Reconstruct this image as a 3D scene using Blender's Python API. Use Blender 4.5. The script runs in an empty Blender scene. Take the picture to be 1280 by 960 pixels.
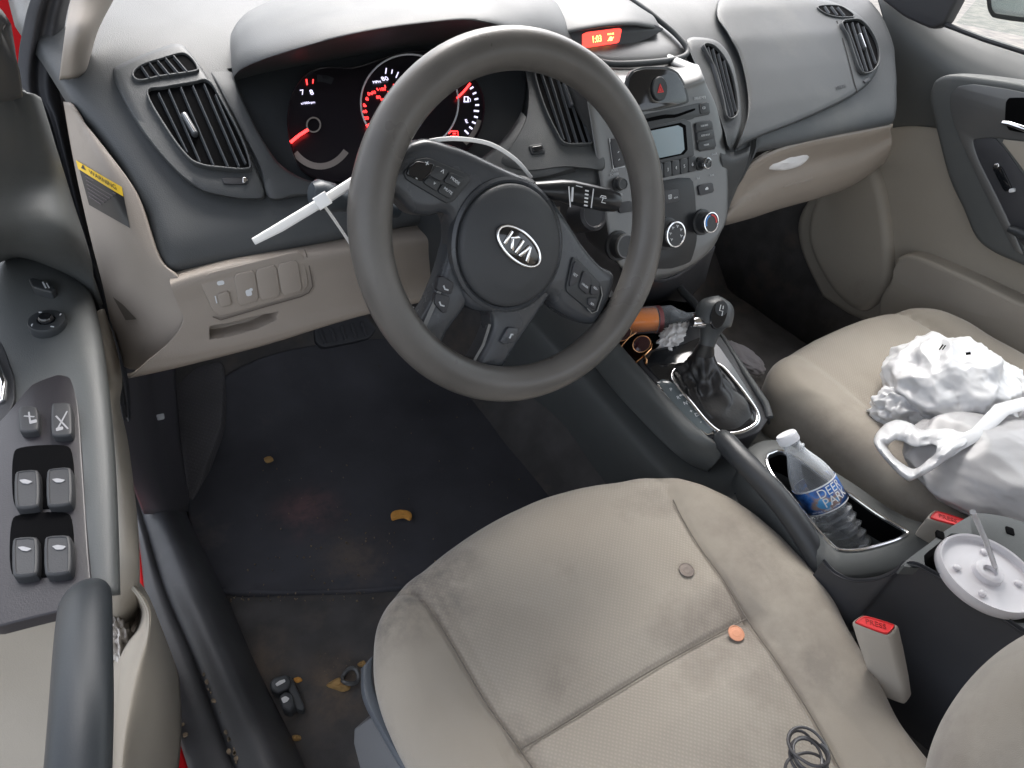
import bpy, bmesh, math, random
from mathutils import Vector as V, Matrix, noise
from mathutils.geometry import tessellate_polygon
random.seed(7)
PI = math.pi
sc = bpy.context.scene
col = sc.collection
# ------------------------------------------------------------------ camera (calibrated from the photo)
CC = V((-.3788, -.5330, 1.0164)); YAW, PIT, ROL = [math.radians(a) for a in (35.68, 40.72, 6.19)]; FPX = 818.
fw = V((math.sin(YAW)*math.cos(PIT), math.cos(YAW)*math.cos(PIT), -math.sin(PIT)))
r0 = V((math.cos(YAW), -math.sin(YAW), 0)); u0 = r0.cross(fw)
rt = r0*math.cos(ROL)+u0*math.sin(ROL); up = -r0*math.sin(ROL)+u0*math.cos(ROL)
def ray(px, py): return fw+rt*((px-640)/FPX)+up*((480-py)/FPX)
cd = bpy.data.cameras.new('camera'); cam = bpy.data.objects.new('camera', cd); col.objects.link(cam)
cam.matrix_world = Matrix(((rt.x, up.x, -fw.x, CC.x), (rt.y, up.y, -fw.y, CC.y), (rt.z, up.z, -fw.z, CC.z), (0, 0, 0, 1)))
cd.sensor_width = 36; cd.lens = 36*FPX/1280; cd.clip_start = .02; cd.clip_end = 500
sc.camera = cam

# ------------------------------------------------------------------ where things stand: a point of the photo on a real plane or surface
PROF = [(.24, .42), (.20, .47), (.165, .52), (.135, .57), (.120, .61), (.120, .637), (.132, .665), (.168, .695), (.215, .73), (.265, .765), (.33, .795), (.42, .812), (.60, .822), (1.05, .83)]
def prof_off(off):
    if abs(off) < 1e-6: return PROF
    o = []
    for i, p in enumerate(PROF):
        a = PROF[max(0, i-1)]; b = PROF[min(len(PROF)-1, i+1)]
        t = V((b[0]-a[0], b[1]-a[1])).normalized(); n = V((-t.y, t.x))
        o.append((p[0]+n.x*off, p[1]+n.y*off))
    return o
def onD(px, py, off=0):
    d = ray(px, py); best = None
    pr = prof_off(off)
    for (y1, z1), (y2, z2) in zip(pr, pr[1:]):
        ey, ez = y2-y1, z2-z1
        den = d.y*ez-d.z*ey
        if abs(den) < 1e-9: continue
        t = ((y1-CC.y)*ez-(z1-CC.z)*ey)/den
        s = ((y1-CC.y)*d.z-(z1-CC.z)*d.y)/den
        if t > 0 and -.0001 <= s <= 1.0001 and (best is None or t < best): best = t
    if best is None:
        best = (1.05-CC.y)/d.y if d.z > -.2 else (.2-CC.y)/d.y
    return CC+d*best
def W(px, py, m='D', v=0.):
    if isinstance(m, Frame): return m.pt(*m.loc(px, py, v), v)
    if m == 'D': return onD(px, py, v)
    if isinstance(m, Surf): return m.hit(px, py, v)
    d = ray(px, py); i = 'xyz'.index(m)
    return CC+d*((v-CC[i])/d[i])
def PX(p):
    d = V(p)-CC; z = d.dot(fw); return 640+FPX*d.dot(rt)/z, 480-FPX*d.dot(up)/z
from mathutils.bvhtree import BVHTree
class Surf:                      # the real surface of a part already built, to lay marks on it
    def __init__(s, o):
        s.t = BVHTree.FromPolygons([v.co.copy() for v in o.data.vertices], [tuple(p.vertices) for p in o.data.polygons])
    def hit(s, px, py, h):
        d = ray(px, py).normalized(); p, n, i, q = s.t.ray_cast(CC, d)
        if p is None: p, n, i, q = s.t.find_nearest(CC+d*.9); 
        if n.dot(d) > 0: n = -n
        return p+n*h
class Frame:
    def __init__(s, o, ex, n):
        s.o = V(o); s.n = V(n).normalized(); s.ex = V(ex); s.ex = (s.ex-s.n*s.ex.dot(s.n)).normalized(); s.ey = s.n.cross(s.ex)
    def pt(s, a, b, h=0): return s.o+s.ex*a+s.ey*b+s.n*h
    def loc(s, px, py, h=0):
        d = ray(px, py); t = (s.o+s.n*h-CC).dot(s.n)/d.dot(s.n); q = CC+d*t-s.o
        return q.dot(s.ex), q.dot(s.ey)
def frame3(p, a, b):       # p origin, a along +x, b roughly +y
    ex = V(a)-V(p); n = ex.cross(V(b)-V(p)); return Frame(p, ex, n)
def frameD(px, py, off=0):  # tangent frame of the dash surface
    o = onD(px, py, off); q = onD(px, py-4, off); t = V((0, q.y-o.y, q.z-o.z)).normalized()
    ex = V((1, 0, 0)); return Frame(o, ex, ex.cross(t))

# ------------------------------------------------------------------ splines
def cr(P, n=6, closed=True):
    o = []; L = len(P); P = [V(p) for p in P]
    for i in range(L if closed else L-1):
        g = (lambda k: P[k % L]) if closed else (lambda k: P[max(0, min(L-1, k))])
        a, b, c, d = g(i-1), g(i), g(i+1), g(i+2)
        for k in range(n):
            t = k/n
            o.append(.5*((2*b)+(c-a)*t+(2*a-5*b+4*c-d)*t*t+(-a+3*b-3*c+d)*t**3))
    if not closed: o.append(P[-1])
    return o
def rr(cx, cy, w, h, r, rot=0, n=5):
    o = []
    for (sx, sy, a0) in ((1, 1, 0), (-1, 1, PI/2), (-1, -1, PI), (1, -1, 1.5*PI)):
        for k in range(n+1):
            a = a0+k/n*PI/2; o.append(((sx*(w/2-r)+r*math.cos(a)), sy*(h/2-r)+r*math.sin(a)))
    c, s = math.cos(rot), math.sin(rot)
    return [V((cx+x*c-y*s, cy+x*s+y*c)) for x, y in o]
def ell(cx, cy, a, b, n=48, rot=0):
    c, s = math.cos(rot), math.sin(rot)
    return [V((cx+a*math.cos(t)*c-b*math.sin(t)*s, cy+a*math.cos(t)*s+b*math.sin(t)*c)) for t in [2*PI*k/n for k in range(n)]]
def area(P): return .5*sum(P[i-1].x*P[i].y-P[i].x*P[i-1].y for i in range(len(P)))
def inset(P, d):
    L = len(P); o = []
    for i in range(L):
        a, b, c = P[i-1], P[i], P[(i+1) % L]
        e1 = (b-a).normalized() if (b-a).length > 1e-9 else V((0, 0)); e2 = (c-b).normalized() if (c-b).length > 1e-9 else e1
        n = V((-(e1.y+e2.y), e1.x+e2.x)); 
        if n.length < 1e-6: n = V((-e1.y, e1.x))
        n.normalize(); o.append(b+n*d)
    return o

# ------------------------------------------------------------------ mesh collector
class G:
    def __init__(s): s.v = []; s.f = []; s.m = []
    def av(s, pts): i = len(s.v); s.v += [tuple(p) for p in pts]; return i
    def af(s, f, mi=0): s.f.append(tuple(f)); s.m.append(mi)
    def rings(s, R, closed=True, cap0=False, cap1=False, mi=0, mcap=None):
        n = len(R[0]); ids = [s.av(r) for r in R]
        for a, b in zip(ids, ids[1:]):
            for i in range(n if closed else n-1):
                j = (i+1) % n; s.af((a+i, a+j, b+j, b+i), mi)
        if cap0: s.cap(ids[0], n, mi, True)
        if cap1: s.cap(ids[-1], n, mi if mcap is None else mcap)
        return s
    def cap(s, i0, n, mi=0, flip=False):
        pts = [V(s.v[i0+k]) for k in range(n)]
        for t in tessellate_polygon([pts]):
            t = [i0+k for k in t]; s.af(t[::-1] if flip else t, mi)
    def prism(s, fr, P, h0, h1, bev=0, mi=0, mtop=None, nb=3, dish=0):
        P = [V(p) for p in P]
        if area(P) < 0: P = P[::-1]
        R = [[fr.pt(p.x, p.y, h0) for p in P]]
        if bev > 0:
            for k in range(nb+1):
                a = k/nb*PI/2; Q = inset(P, bev*(1-math.cos(a))); R.append([fr.pt(p.x, p.y, h1-bev+bev*math.sin(a)) for p in Q])
            if dish:
                Q = inset(P, bev*1.3); R.append([fr.pt(p.x, p.y, h1-dish) for p in Q])
        else: R.append([fr.pt(p.x, p.y, h1) for p in P])
        s.rings(R, cap0=True, cap1=True, mi=mi, mcap=mtop); return s
    def ring(s, fr, Po, Pi, h0, h1, bev=.001, mi=0):   # raised ring between two outlines of equal count
        Po = [V(p) for p in Po]; Pi = [V(p) for p in Pi]
        R = [[fr.pt(p.x, p.y, h0) for p in Po]]
        for t, hh in ((.0, -bev), (.08, -.3*bev), (.25, 0), (.75, 0), (.92, -.3*bev), (1, -bev)):
            R.append([fr.pt(*(o.lerp(i, t)), h1+hh) for o, i in zip(Po, Pi)])
        R.append([fr.pt(p.x, p.y, h0) for p in Pi]); s.rings(R, mi=mi); return s
    def tube(s, pts, r, n=10, closed=False, mi=0, caps=True, flat=1., upv=None):
        pts = [V(p) for p in pts]; L = len(pts); R = []
        rs = r if isinstance(r, (list, tuple)) else [r]*L
        t0 = (pts[1]-pts[0]).normalized(); nn = V(upv) if upv else (V((0, 0, 1)) if abs(t0.z) < .9 else V((1, 0, 0)))
        nn = (nn-t0*nn.dot(t0)).normalized()
        for i in range(L):
            a = pts[i-1] if (i or closed) else pts[0]; b = pts[(i+1) % L] if (i < L-1 or closed) else pts[-1]
            t = (b-a).normalized()
            if upv: nn = V(upv)
            nn = (nn-t*nn.dot(t)).normalized(); bb = t.cross(nn)
            R.append([pts[i]+nn*(math.cos(q)*rs[i]*flat)+bb*(math.sin(q)*rs[i]) for q in [2*PI*k/n for k in range(n)]])
        if closed: R.append(R[0])
        s.rings(R, cap0=caps and not closed, cap1=caps and not closed, mi=mi); return s
    def lathe(s, fr, prof, n=40, mi=0, cx=0, cy=0, sx=1, sy=1, cap0=True, cap1=True, mcap=None):
        s.rings([[fr.pt(cx+r*sx*math.cos(t), cy+r*sy*math.sin(t), h) for t in [2*PI*k/n for k in range(n)]] for r, h in prof], cap0=cap0, cap1=cap1, mi=mi, mcap=mcap); return s
    def patch(s, rows, nu=6, nv=6, mi=0, fn=None):
        A = [cr(r, nu, False) for r in rows]
        C = [cr([A[i][j] for i in range(len(A))], nv, False) for j in range(len(A[0]))]
        R = [[C[j][i] for j in range(len(C))] for i in range(len(C[0]))]
        if fn: R = [[fn(p) for p in r] for r in R]
        s.rings(R, closed=False, mi=mi); return s
    def box(s, fr, a0, a1, b0, b1, h0, h1, bev=.002, mi=0):
        return s.prism(fr, [V((a0, b0)), V((a1, b0)), V((a1, b1)), V((a0, b1))], h0, h1, bev, mi)
    def text(s, fr, t, a, b, size, h=0, rot=0, mi=0, ext=.0002, sx=1.):
        c = bpy.data.curves.new('t', 'FONT'); c.body = t; c.size = size; c.align_x = 'CENTER'; c.align_y = 'CENTER'; c.extrude = ext; c.resolution_u = 3
        o = bpy.data.objects.new('t', c); col.objects.link(o)
        dg = bpy.context.evaluated_depsgraph_get(); me = bpy.data.meshes.new_from_object(o.evaluated_get(dg))
        cs, sn = math.cos(rot), math.sin(rot)
        i0 = s.av([fr.pt(a+v.co.x*sx*cs-v.co.y*sn, b+v.co.x*sx*sn+v.co.y*cs, h+v.co.z) for v in me.vertices])
        for p in me.polygons: s.af([i0+k for k in p.vertices], mi)
        bpy.data.objects.remove(o); bpy.data.curves.remove(c); bpy.data.meshes.remove(me); return s
    def build(s, name, mats, parent=None, smooth=40, solid=0, fix=True, sub=0, label=None, off=-1):
        me = bpy.data.meshes.new(name); me.from_pydata(s.v, [], s.f)
        mats = mats if isinstance(mats, (list, tuple)) else [mats]
        for m in mats: me.materials.append(m)
        for p, mi in zip(me.polygons, s.m): p.material_index = mi; p.use_smooth = True
        bm = bmesh.new(); bm.from_mesh(me); bmesh.ops.remove_doubles(bm, verts=bm.verts, dist=1e-6)
        if fix: bmesh.ops.recalc_face_normals(bm, faces=bm.faces)
        bm.to_mesh(me); bm.free()
        if smooth: me.set_sharp_from_angle(angle=math.radians(smooth))
        o = bpy.data.objects.new(name, me); col.objects.link(o)
        if parent is not None:
            o.parent = parent; q = parent; off_ = V((0, 0, 0))
            while q: off_ += q.location; q = q.parent
            o.location = -off_
        if solid:
            m = o.modifiers.new('solid', 'SOLIDIFY'); m.thickness = solid; m.offset = off
        if sub: m = o.modifiers.new('sub', 'SUBSURF'); m.levels = m.render_levels = sub
        if label: o['label'] = label
        return o
def thing(name, label, cat, loc=(0, 0, 0), group=None):
    o = bpy.data.objects.new(name, None); col.objects.link(o); o.location = loc; o.empty_display_size = .02
    o['label'] = label; o['category'] = cat
    if group: o['group'] = group
    return o
def tag(o, label, cat, group=None, kind=None):
    if kind: o['kind'] = kind
    else: o['label'] = label; o['category'] = cat
    if kind == 'stuff' and label: o['label'] = label; o['category'] = cat
    if group: o['group'] = group
    return o

# ------------------------------------------------------------------ materials
def nd(nt, t, **k):
    n = nt.nodes.new(t)
    for a, b in k.items(): setattr(n, a, b)
    return n
def mat(name, c, rough=.5, metal=0, bs=0, bstr=0, var=0, vs=6, spec=.5, coat=0, c2=None, trans=0, ior=1.45, emit=None, es=1, weave=0, rvar=0, sheen=0, dirt=None, dirts=9, dirtt=.6, sss=0, spots=()):
    m = bpy.data.materials.new(name); m.use_nodes = True; nt = m.node_tree; b = nt.nodes['Principled BSDF']
    I = b.inputs
    I['Base Color'].default_value = (*c, 1); I['Roughness'].default_value = rough; I['Metallic'].default_value = metal
    I['Specular IOR Level'].default_value = spec; I['Coat Weight'].default_value = coat; I['Coat Roughness'].default_value = .08
    I['Transmission Weight'].default_value = trans; I['IOR'].default_value = ior; I['Sheen Weight'].default_value = sheen
    if emit: I['Emission Color'].default_value = (*emit, 1); I['Emission Strength'].default_value = es
    tc = nd(nt, 'ShaderNodeTexCoord'); L = nt.links.new
    cur = None
    if var or c2:
        n = nd(nt, 'ShaderNodeTexNoise'); n.inputs['Scale'].default_value = vs; n.inputs['Detail'].default_value = 6; L(tc.outputs['Object'], n.inputs['Vector'])
        r = nd(nt, 'ShaderNodeValToRGB'); r.color_ramp.elements[0].position = .35; r.color_ramp.elements[1].position = .68
        a = c2 or [x*(1-var) for x in c]; r.color_ramp.elements[0].color = (*a, 1); r.color_ramp.elements[1].color = (*(c if c2 else [min(1, x*(1+var)) for x in c]), 1)
        L(n.outputs['Fac'], r.inputs['Fac']); cur = r.outputs['Color']
    if dirt:
        n = nd(nt, 'ShaderNodeTexNoise'); n.inputs['Scale'].default_value = dirts; n.inputs['Detail'].default_value = 8; n.inputs['Roughness'].default_value = .65; L(tc.outputs['Object'], n.inputs['Vector'])
        r = nd(nt, 'ShaderNodeValToRGB'); r.color_ramp.elements[0].position = dirtt; r.color_ramp.elements[1].position = dirtt+.14
        r.color_ramp.elements[0].color = (0, 0, 0, 1); r.color_ramp.elements[1].color = (.8, .8, .8, 1); L(n.outputs['Fac'], r.inputs['Fac'])
        mx = nd(nt, 'ShaderNodeMix', data_type='RGBA'); L(r.outputs['Color'], mx.inputs[0])
        if cur: L(cur, mx.inputs[6])
        else: mx.inputs[6].default_value = (*c, 1)
        mx.inputs[7].default_value = (*dirt, 1); cur = mx.outputs[2]
    for (sp_, rad_, c_, st_) in spots:          # stains with a place of their own on the cloth or carpet
        vm = nd(nt, 'ShaderNodeVectorMath', operation='DISTANCE'); ge = nd(nt, 'ShaderNodeNewGeometry'); L(ge.outputs['Position'], vm.inputs[0]); vm.inputs[1].default_value = tuple(sp_)
        n = nd(nt, 'ShaderNodeTexNoise'); n.inputs['Scale'].default_value = 22; n.inputs['Detail'].default_value = 7; n.inputs['Roughness'].default_value = .7; L(tc.outputs['Object'], n.inputs['Vector'])
        a1 = nd(nt, 'ShaderNodeMapRange'); a1.inputs['From Min'].default_value = rad_; a1.inputs['From Max'].default_value = 0; a1.interpolation_type = 'SMOOTHSTEP'; L(vm.outputs['Value'], a1.inputs['Value'])
        a2 = nd(nt, 'ShaderNodeMapRange'); a2.inputs['From Min'].default_value = .36; a2.inputs['From Max'].default_value = .62; L(n.outputs['Fac'], a2.inputs['Value'])
        m1 = nd(nt, 'ShaderNodeMath', operation='MULTIPLY'); L(a1.outputs[0], m1.inputs[0]); L(a2.outputs[0], m1.inputs[1]); m2 = nd(nt, 'ShaderNodeMath', operation='MULTIPLY'); L(m1.outputs[0], m2.inputs[0]); m2.inputs[1].default_value = st_
        mx = nd(nt, 'ShaderNodeMix', data_type='RGBA'); L(m2.outputs[0], mx.inputs[0]); mx.inputs[7].default_value = (*c_, 1)
        if cur: L(cur, mx.inputs[6])
        else: mx.inputs[6].default_value = (*c, 1)
        cur = mx.outputs[2]
    hgt = None
    if weave:
        ws = []
        for q in (0.785, -0.785):
            mp = nd(nt, 'ShaderNodeMapping'); mp.inputs['Rotation'].default_value = (0, 0, q); L(tc.outputs['Object'], mp.inputs['Vector'])
            w = nd(nt, 'ShaderNodeTexWave'); w.inputs['Scale'].default_value = 2*PI/20/weave; w.inputs['Distortion'].default_value = .6; L(mp.outputs[0], w.inputs['Vector']); ws.append(w)
        mm = nd(nt, 'ShaderNodeMath', operation='MULTIPLY'); L(ws[0].outputs['Fac'], mm.inputs[0]); L(ws[1].outputs['Fac'], mm.inputs[1]); hgt = mm.outputs[0]
        mx = nd(nt, 'ShaderNodeMix', data_type='RGBA', blend_type='MULTIPLY'); mx.inputs[0].default_value = 1
        rp = nd(nt, 'ShaderNodeMapRange'); rp.inputs['To Min'].default_value = .93; rp.inputs['To Max'].default_value = 1.09; L(hgt, rp.inputs['Value'])
        if cur: L(cur, mx.inputs[6])
        else: mx.inputs[6].default_value = (*c, 1)
        L(rp.outputs[0], mx.inputs[7]); cur = mx.outputs[2]
    if cur: L(cur, I['Base Color'])
    if rvar:
        n = nd(nt, 'ShaderNodeTexNoise'); n.inputs['Scale'].default_value = 14; n.inputs['Detail'].default_value = 5; L(tc.outputs['Object'], n.inputs['Vector'])
        rp = nd(nt, 'ShaderNodeMapRange'); rp.inputs['To Min'].default_value = rough-rvar; rp.inputs['To Max'].default_value = rough+rvar; L(n.outputs['Fac'], rp.inputs['Value']); L(rp.outputs[0], I['Roughness'])
    if bs or hgt:
        bp = nd(nt, 'ShaderNodeBump'); bp.inputs['Strength'].default_value = bstr; bp.inputs['Distance'].default_value = .0006 if not weave else .001
        if hgt: L(hgt, bp.inputs['Height'])
        else:
            n = nd(nt, 'ShaderNodeTexNoise'); n.inputs['Scale'].default_value = bs; n.inputs['Detail'].default_value = 3; L(tc.outputs['Object'], n.inputs['Vector']); L(n.outputs['Fac'], bp.inputs['Height'])
        L(bp.outputs[0], I['Normal'])
    return m
M = {}
M['dash'] = mat('dash_plastic', (.056, .060, .063), .52, bs=900, bstr=.5, var=.12, vs=5, rvar=.08, dirt=(.085, .086, .083), dirts=5, dirtt=.58)
M['dash_smooth'] = mat('smooth_dark_plastic', (.032, .035, .038), .42, bs=1200, bstr=.15, var=.1)
M['trim'] = mat('satin_grey_trim', (.080, .085, .085), .54, bs=900, bstr=.3, var=.08, rvar=.07, dirt=(.11, .112, .108), dirts=6, dirtt=.6)
M['dark'] = mat('black_plastic', (.038, .039, .044), .45, bs=700, bstr=.3, var=.15)
M['void'] = mat('inner_black', (.003, .003, .0035), .8, spec=.04)  # black parts; also shade of recesses built shallow, put into the colour
M['slat'] = mat('vent_slat_plastic', (.07, .075, .082), .32)
M['beige'] = mat('beige_plastic', (.30, .262, .226), .5, bs=900, bstr=.35, var=.06, vs=4, rvar=.06, dirt=(.20, .168, .142), dirts=6, dirtt=.63)
M['beige2'] = mat('beige_door_plastic', (.33, .30, .255), .55, bs=800, bstr=.35, var=.05, vs=4, dirt=(.26, .225, .19), dirts=5, dirtt=.62)
M['silver'] = mat('gunmetal_paint', (.15, .152, .152), .36, metal=.5, bs=2500, bstr=.08, var=.06)
M['chrome'] = mat('chrome', (.75, .75, .76), .12, metal=1, rvar=.05)
M['gloss'] = mat('gloss_black', (.008, .009, .011), .08, coat=.5, rvar=.04)
M['rim'] = mat('worn_wheel_rubber', (.105, .099, .092), .30, bs=1500, bstr=.25, var=.22, vs=9, rvar=.1)
M['spoke'] = mat('wheel_spoke_plastic', (.05, .054, .06), .27, bs=900, bstr=.2, var=.1, rvar=.06)
M['pad'] = mat('airbag_cover_plastic', (.045, .048, .052), .55, bs=1400, bstr=.4, var=.08)
M['fabric'] = mat('beige_seat_cloth', (.365, .332, .284), .95, weave=.0040, bstr=.25, c2=(.31, .275, .23), vs=3.2, spec=.2, sheen=.3, dirt=(.215, .187, .16), dirts=3.4, dirtt=.50, spots=[(W(505, 745, 'z', .30), .13, (.10, .09, .085), .95), (W(560, 690, 'z', .30), .07, (.13, .115, .105), .6), (W(700, 850, 'z', .30), .05, (.17, .15, .13), .5), (W(1075, 610, 'z', .34), .05, (.2, .17, .14), .5)])
M['bolster'] = mat('beige_side_cloth', (.338, .306, .260), .92, bs=1600, bstr=.6, c2=(.28, .248, .205), vs=3.5, spec=.2, sheen=.3, dirt=(.20, .172, .147), dirts=3.6, dirtt=.51, spots=[(W(490, 760, 'z', .29), .10, (.10, .09, .082), .95), (W(960, 690, 'z', .30), .12, (.15, .13, .11), .5), (W(1010, 830, 'z', .30), .11, (.15, .13, .115), .5), (W(1150, 640, 'z', .28), .09, (.13, .105, .085), .7)])
M['carpet'] = mat('dark_carpet', (.085, .081, .080), 1, bs=1100, bstr=1.0, var=.2, vs=14, spec=.1, dirt=(.13, .11, .095), dirts=6, dirtt=.54, spots=[(W(420, 860, 'z', 0), .09, (.20, .15, .11), .8), (W(330, 830, 'z', 0), .07, (.17, .13, .10), .7)])
M['mat'] = mat('floor_mat_carpet', (.074, .074, .083), 1, bs=1300, bstr=1.0, var=.12, vs=9, spec=.1, dirt=(.125, .112, .108), dirts=5.5, dirtt=.6, spots=[(W(385, 640, 'z', .01), .09, (.20, .12, .12), .8), (W(440, 700, 'z', .01), .10, (.16, .13, .11), .7), (W(600, 470, 'z', .01), .14, (.12, .10, .10), .4)])
M['rubber'] = mat('black_rubber', (.034, .035, .040), .55, bs=300, bstr=.3, var=.25, rvar=.12)
M['sill'] = mat('scuffed_sill_plastic', (.06, .061, .066), .5, bs=500, bstr=.35, var=.2, vs=10, rvar=.12, dirt=(.13, .12, .115), dirts=16, dirtt=.66)
M['red'] = mat('red_car_paint', (.50, .004, .008), .55, coat=0, spec=.2, rvar=.05)
M['white'] = mat('white_plastic', (.8, .8, .79), .4)
M['print'] = mat('white_print', (.62, .64, .66), .5); M['dimprint'] = mat('worn_print', (.30, .30, .31), .6)
M['orange'] = mat('orange_print', (.8, .15, .05), .5)
M['blue'] = mat('blue_print', (.05, .25, .7), .5)
M['red_print'] = mat('red_print', (.75, .05, .05), .5)
M['lit_red'] = mat('lit_red_segment', (.3, .01, .01), .5, emit=(1, .03, .03), es=1.6)
M['lit_white'] = mat('lit_gauge_marking', (.5, .5, .55), .5, emit=(.75, .72, 1), es=.45)
M['lcd_red'] = mat('lit_clock_background', (.3, .02, .02), .4, emit=(1, .045, .03), es=.85)
M['lcd_y'] = mat('lit_clock_digit', (.6, .5, .1), .4, emit=(1, .62, .12), es=1.5)
M['lcd'] = mat('radio_display_film', (.13, .17, .19), .18, coat=.4, emit=(.1, .14, .16), es=.12)
M['dial'] = mat('gauge_face', (.014, .012, .015), .3, var=.2)
M['dialring'] = mat('gauge_grey_ring', (.25, .22, .2), .5)
M['buckle'] = mat('buckle_plastic', (.42, .385, .34), .42, bs=900, bstr=.2, var=.05)
M['redbtn'] = mat('red_buckle_button', (.75, .045, .05), .35)
M['glass'] = mat('window_glass', (.9, .95, .95), .02, trans=1, ior=1.02)
M['yellow'] = mat('yellow_label', (.85, .55, .03), .45)
M['label_k'] = mat('black_label', (.02, .02, .022), .35)
M['leather'] = mat('black_shift_boot', (.014, .014, .015), .33, bs=260, bstr=.35, var=.2, spec=.6)
M['pillar'] = mat('pillar_trim', (.40, .36, .32), .7, bs=700, bstr=.3)
M['copper'] = mat('copper_coin', (.62, .30, .19), .5, metal=.5, bs=600, bstr=.4)
M['nickel'] = mat('nickel_coin', (.17, .145, .13), .5, metal=.6, bs=600, bstr=.4)
M['headliner'] = mat('roof_lining', (.5, .48, .44), .9)

def chaikin(P, it=2, closed=True):
    P = [V(p) for p in P]
    for k_ in range(it):
        o = []; w_ = .12 if k_ == 0 else .25
        for i in range(len(P)):
            a, b = P[i], P[(i+1) % len(P)]
            o += [a.lerp(b, w_), a.lerp(b, 1-w_)]
        P = o
    return P
def lp(fr, pts, h=0, ch=2, n=0):   # photo points on a plane -> local outline
    P = [V(fr.loc(x, y, h)) for x, y in pts]
    return cr(P, n) if n else (chaikin(P, ch) if ch else P)
def world(pts): return [W(*p) for p in pts]
def pad(g, px, h, e=4, sink=-.004, rings=6, mi=0, fn=None, base='D', hol=None):
    """raised pad lying on the dash surface: outline in photo points, rounded rim"""
    P = [V(p) for p in px]
    if area(P) > 0: P = P[::-1]
    c = sum(P, V((0, 0)))/len(P)
    R = []
    mr_ = sum((p-c).length for p in P)/len(P)
    for d, hh in ((0, sink), (.0, h*.25), (e*.12, h*.6), (e*.45, h*.9), (e, h)):
        R.append([W(*(c+(p-c)*(1-d/mr_)), base, hh) for p in P])
    Q = [c+(p-c)*(1-e/mr_) for p in P]
    for k in range(1, rings):
        s = 1-k/rings; R.append([W(*(c+(p-c)*s), base, h) for p in Q])
    R.append([W(*(c+(p-c)*.02), base, h) for p in Q])
    g.rings(R, cap1=True, mi=mi); return g

# ================================================================== outside
g = G(); fr = Frame((0, 0, -.36), (1, 0, 0), (0, 0, 1))
N = 24
g.rings([[V((-60+120*i/N, -60+120*j/N, -.36)) for i in range(N+1)] for j in range(N+1)], closed=False)
o = g.build('ground', mat('gravel_asphalt', (.20, .185, .165), .9, bs=40, bstr=.6, c2=(.11, .105, .10), vs=9)); tag(o, None, None, kind='structure')

# ================================================================== car body: sill, seals, carpet, roof
car = thing('car_body', 'red car shell around the seats with black door seal, scuffed sill and dark carpet', 'car body', (-.42, -.1, -.05))
def rowz(pts, z): return [W(x, y, 'z', z) for x, y in pts]
# inner sill panel and outer step
r_in = [(160, 480), (196, 560), (236, 650), (279, 739), (316, 827), (376, 952), (420, 1060)]
r_i2 = [(154, 478), (188, 560), (226, 650), (266, 739), (304, 827), (364, 952), (408, 1060)]
r_gi = [(140, 470), (160, 560), (192, 660), (218, 739), (256, 827), (306, 952), (350, 1060)]
r_gm = [(137, 470), (155, 560), (185, 660), (209, 739), (246, 827), (294, 955), (338, 1060)]
r_go = [(134, 470), (150, 560), (178, 660), (201, 739), (237, 827), (283, 955), (326, 1060)]
r_ou = [(128, 470), (140, 560), (170, 660), (182, 745), (196, 827), (236, 958), (270, 1060)]
g = G(); g.patch([rowz(r_in, -.005), rowz(r_i2, .05), [p.lerp(q, .45)+V((0, 0, .006)) for p, q in zip(rowz(r_i2, .085), rowz(r_gi, .09))], rowz(r_gi, .088), rowz(r_gm, .070)], 8, 6)
g.build('sill_trim', M['sill'], car, 60, solid=.004)
g = G(); g.patch([rowz(r_gm, .069), rowz(r_go, .084), [p.lerp(q, .5)+V((0, 0, .004)) for p, q in zip(rowz(r_go, .082), rowz(r_ou, .082))], rowz(r_ou, .080), rowz(r_ou, .06)], 8, 5)
g.build('outer_sill_cover', M['sill'], car, 60, solid=.004)
g = G(); g.patch([rowz(r_ou, .058), [p+V((-.03, 0, .0)) for p in rowz(r_ou, .058)], [p+V((-.06, 0, -.012)) for p in rowz(r_ou, .058)], [p+V((-.10, 0, -.03)) for p in rowz(r_ou, .05)], [p+V((-.12, 0, -.16)) for p in rowz(r_ou, .04)]], 8, 5)
g.build('red_sill_panel', M['red'], car, 60, solid=.002)
# carpet: footwell floor, toe board, tunnel side, and passenger floor
def carpet(y):
    return 0
g = G(); R = []
for i in range(61):
    x = -.44+1.57*i/60; row = []
    for j in range(60):
        y = -1.4+2.25*j/59
        z = 0.
        if y > .50: z += (y-.50)*.9+.0
        tun = max(0, 1-abs(x-.36)/.16); z += .16*min(1, tun*2.2)
        if y < -.16: z += .0
        z += .004*noise.noise(V((x*9, y*9, 0)))
        row.append(V((x, y, z-.004)))
    R.append(row)
g.rings(R, closed=False); g.build('carpet', M['carpet'], car, 60, solid=.01, off=-1)
g = G(); g.patch([[V((x, .84, z)) for z in (-.02, .28, .5, .7, .82)] for x in (-.44, 0, .5, 1.1)], 2, 2); g.rings([[V((1.125, y, z)) for y in (.10, .30, .5, .70, .86)] for z in (-.02, .2, .4, .62)], closed=False); g.rings([[V((-.43, y, z)) for y in (.45, .6, .86)] for z in (-.02, .2, .4, .62)], closed=False); g.build('bulkhead', M['carpet'], car, solid=.01)
# footrest with fine ridges
fr = frame3(W(215, 600, 'z', .03), W(260, 590, 'z', .035), W(240, 470, 'y', .62))
g = G(); g.prism(fr, lp(fr, [(203, 474), (280, 447), (277, 530), (262, 570), (236, 640), (226, 628), (212, 560)]), -.03, .0, .004)
g.build('footrest', mat('ribbed_footrest', (.10, .095, .10), .8, bs=600, bstr=.8, weave=.006, var=.2), car)
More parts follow.
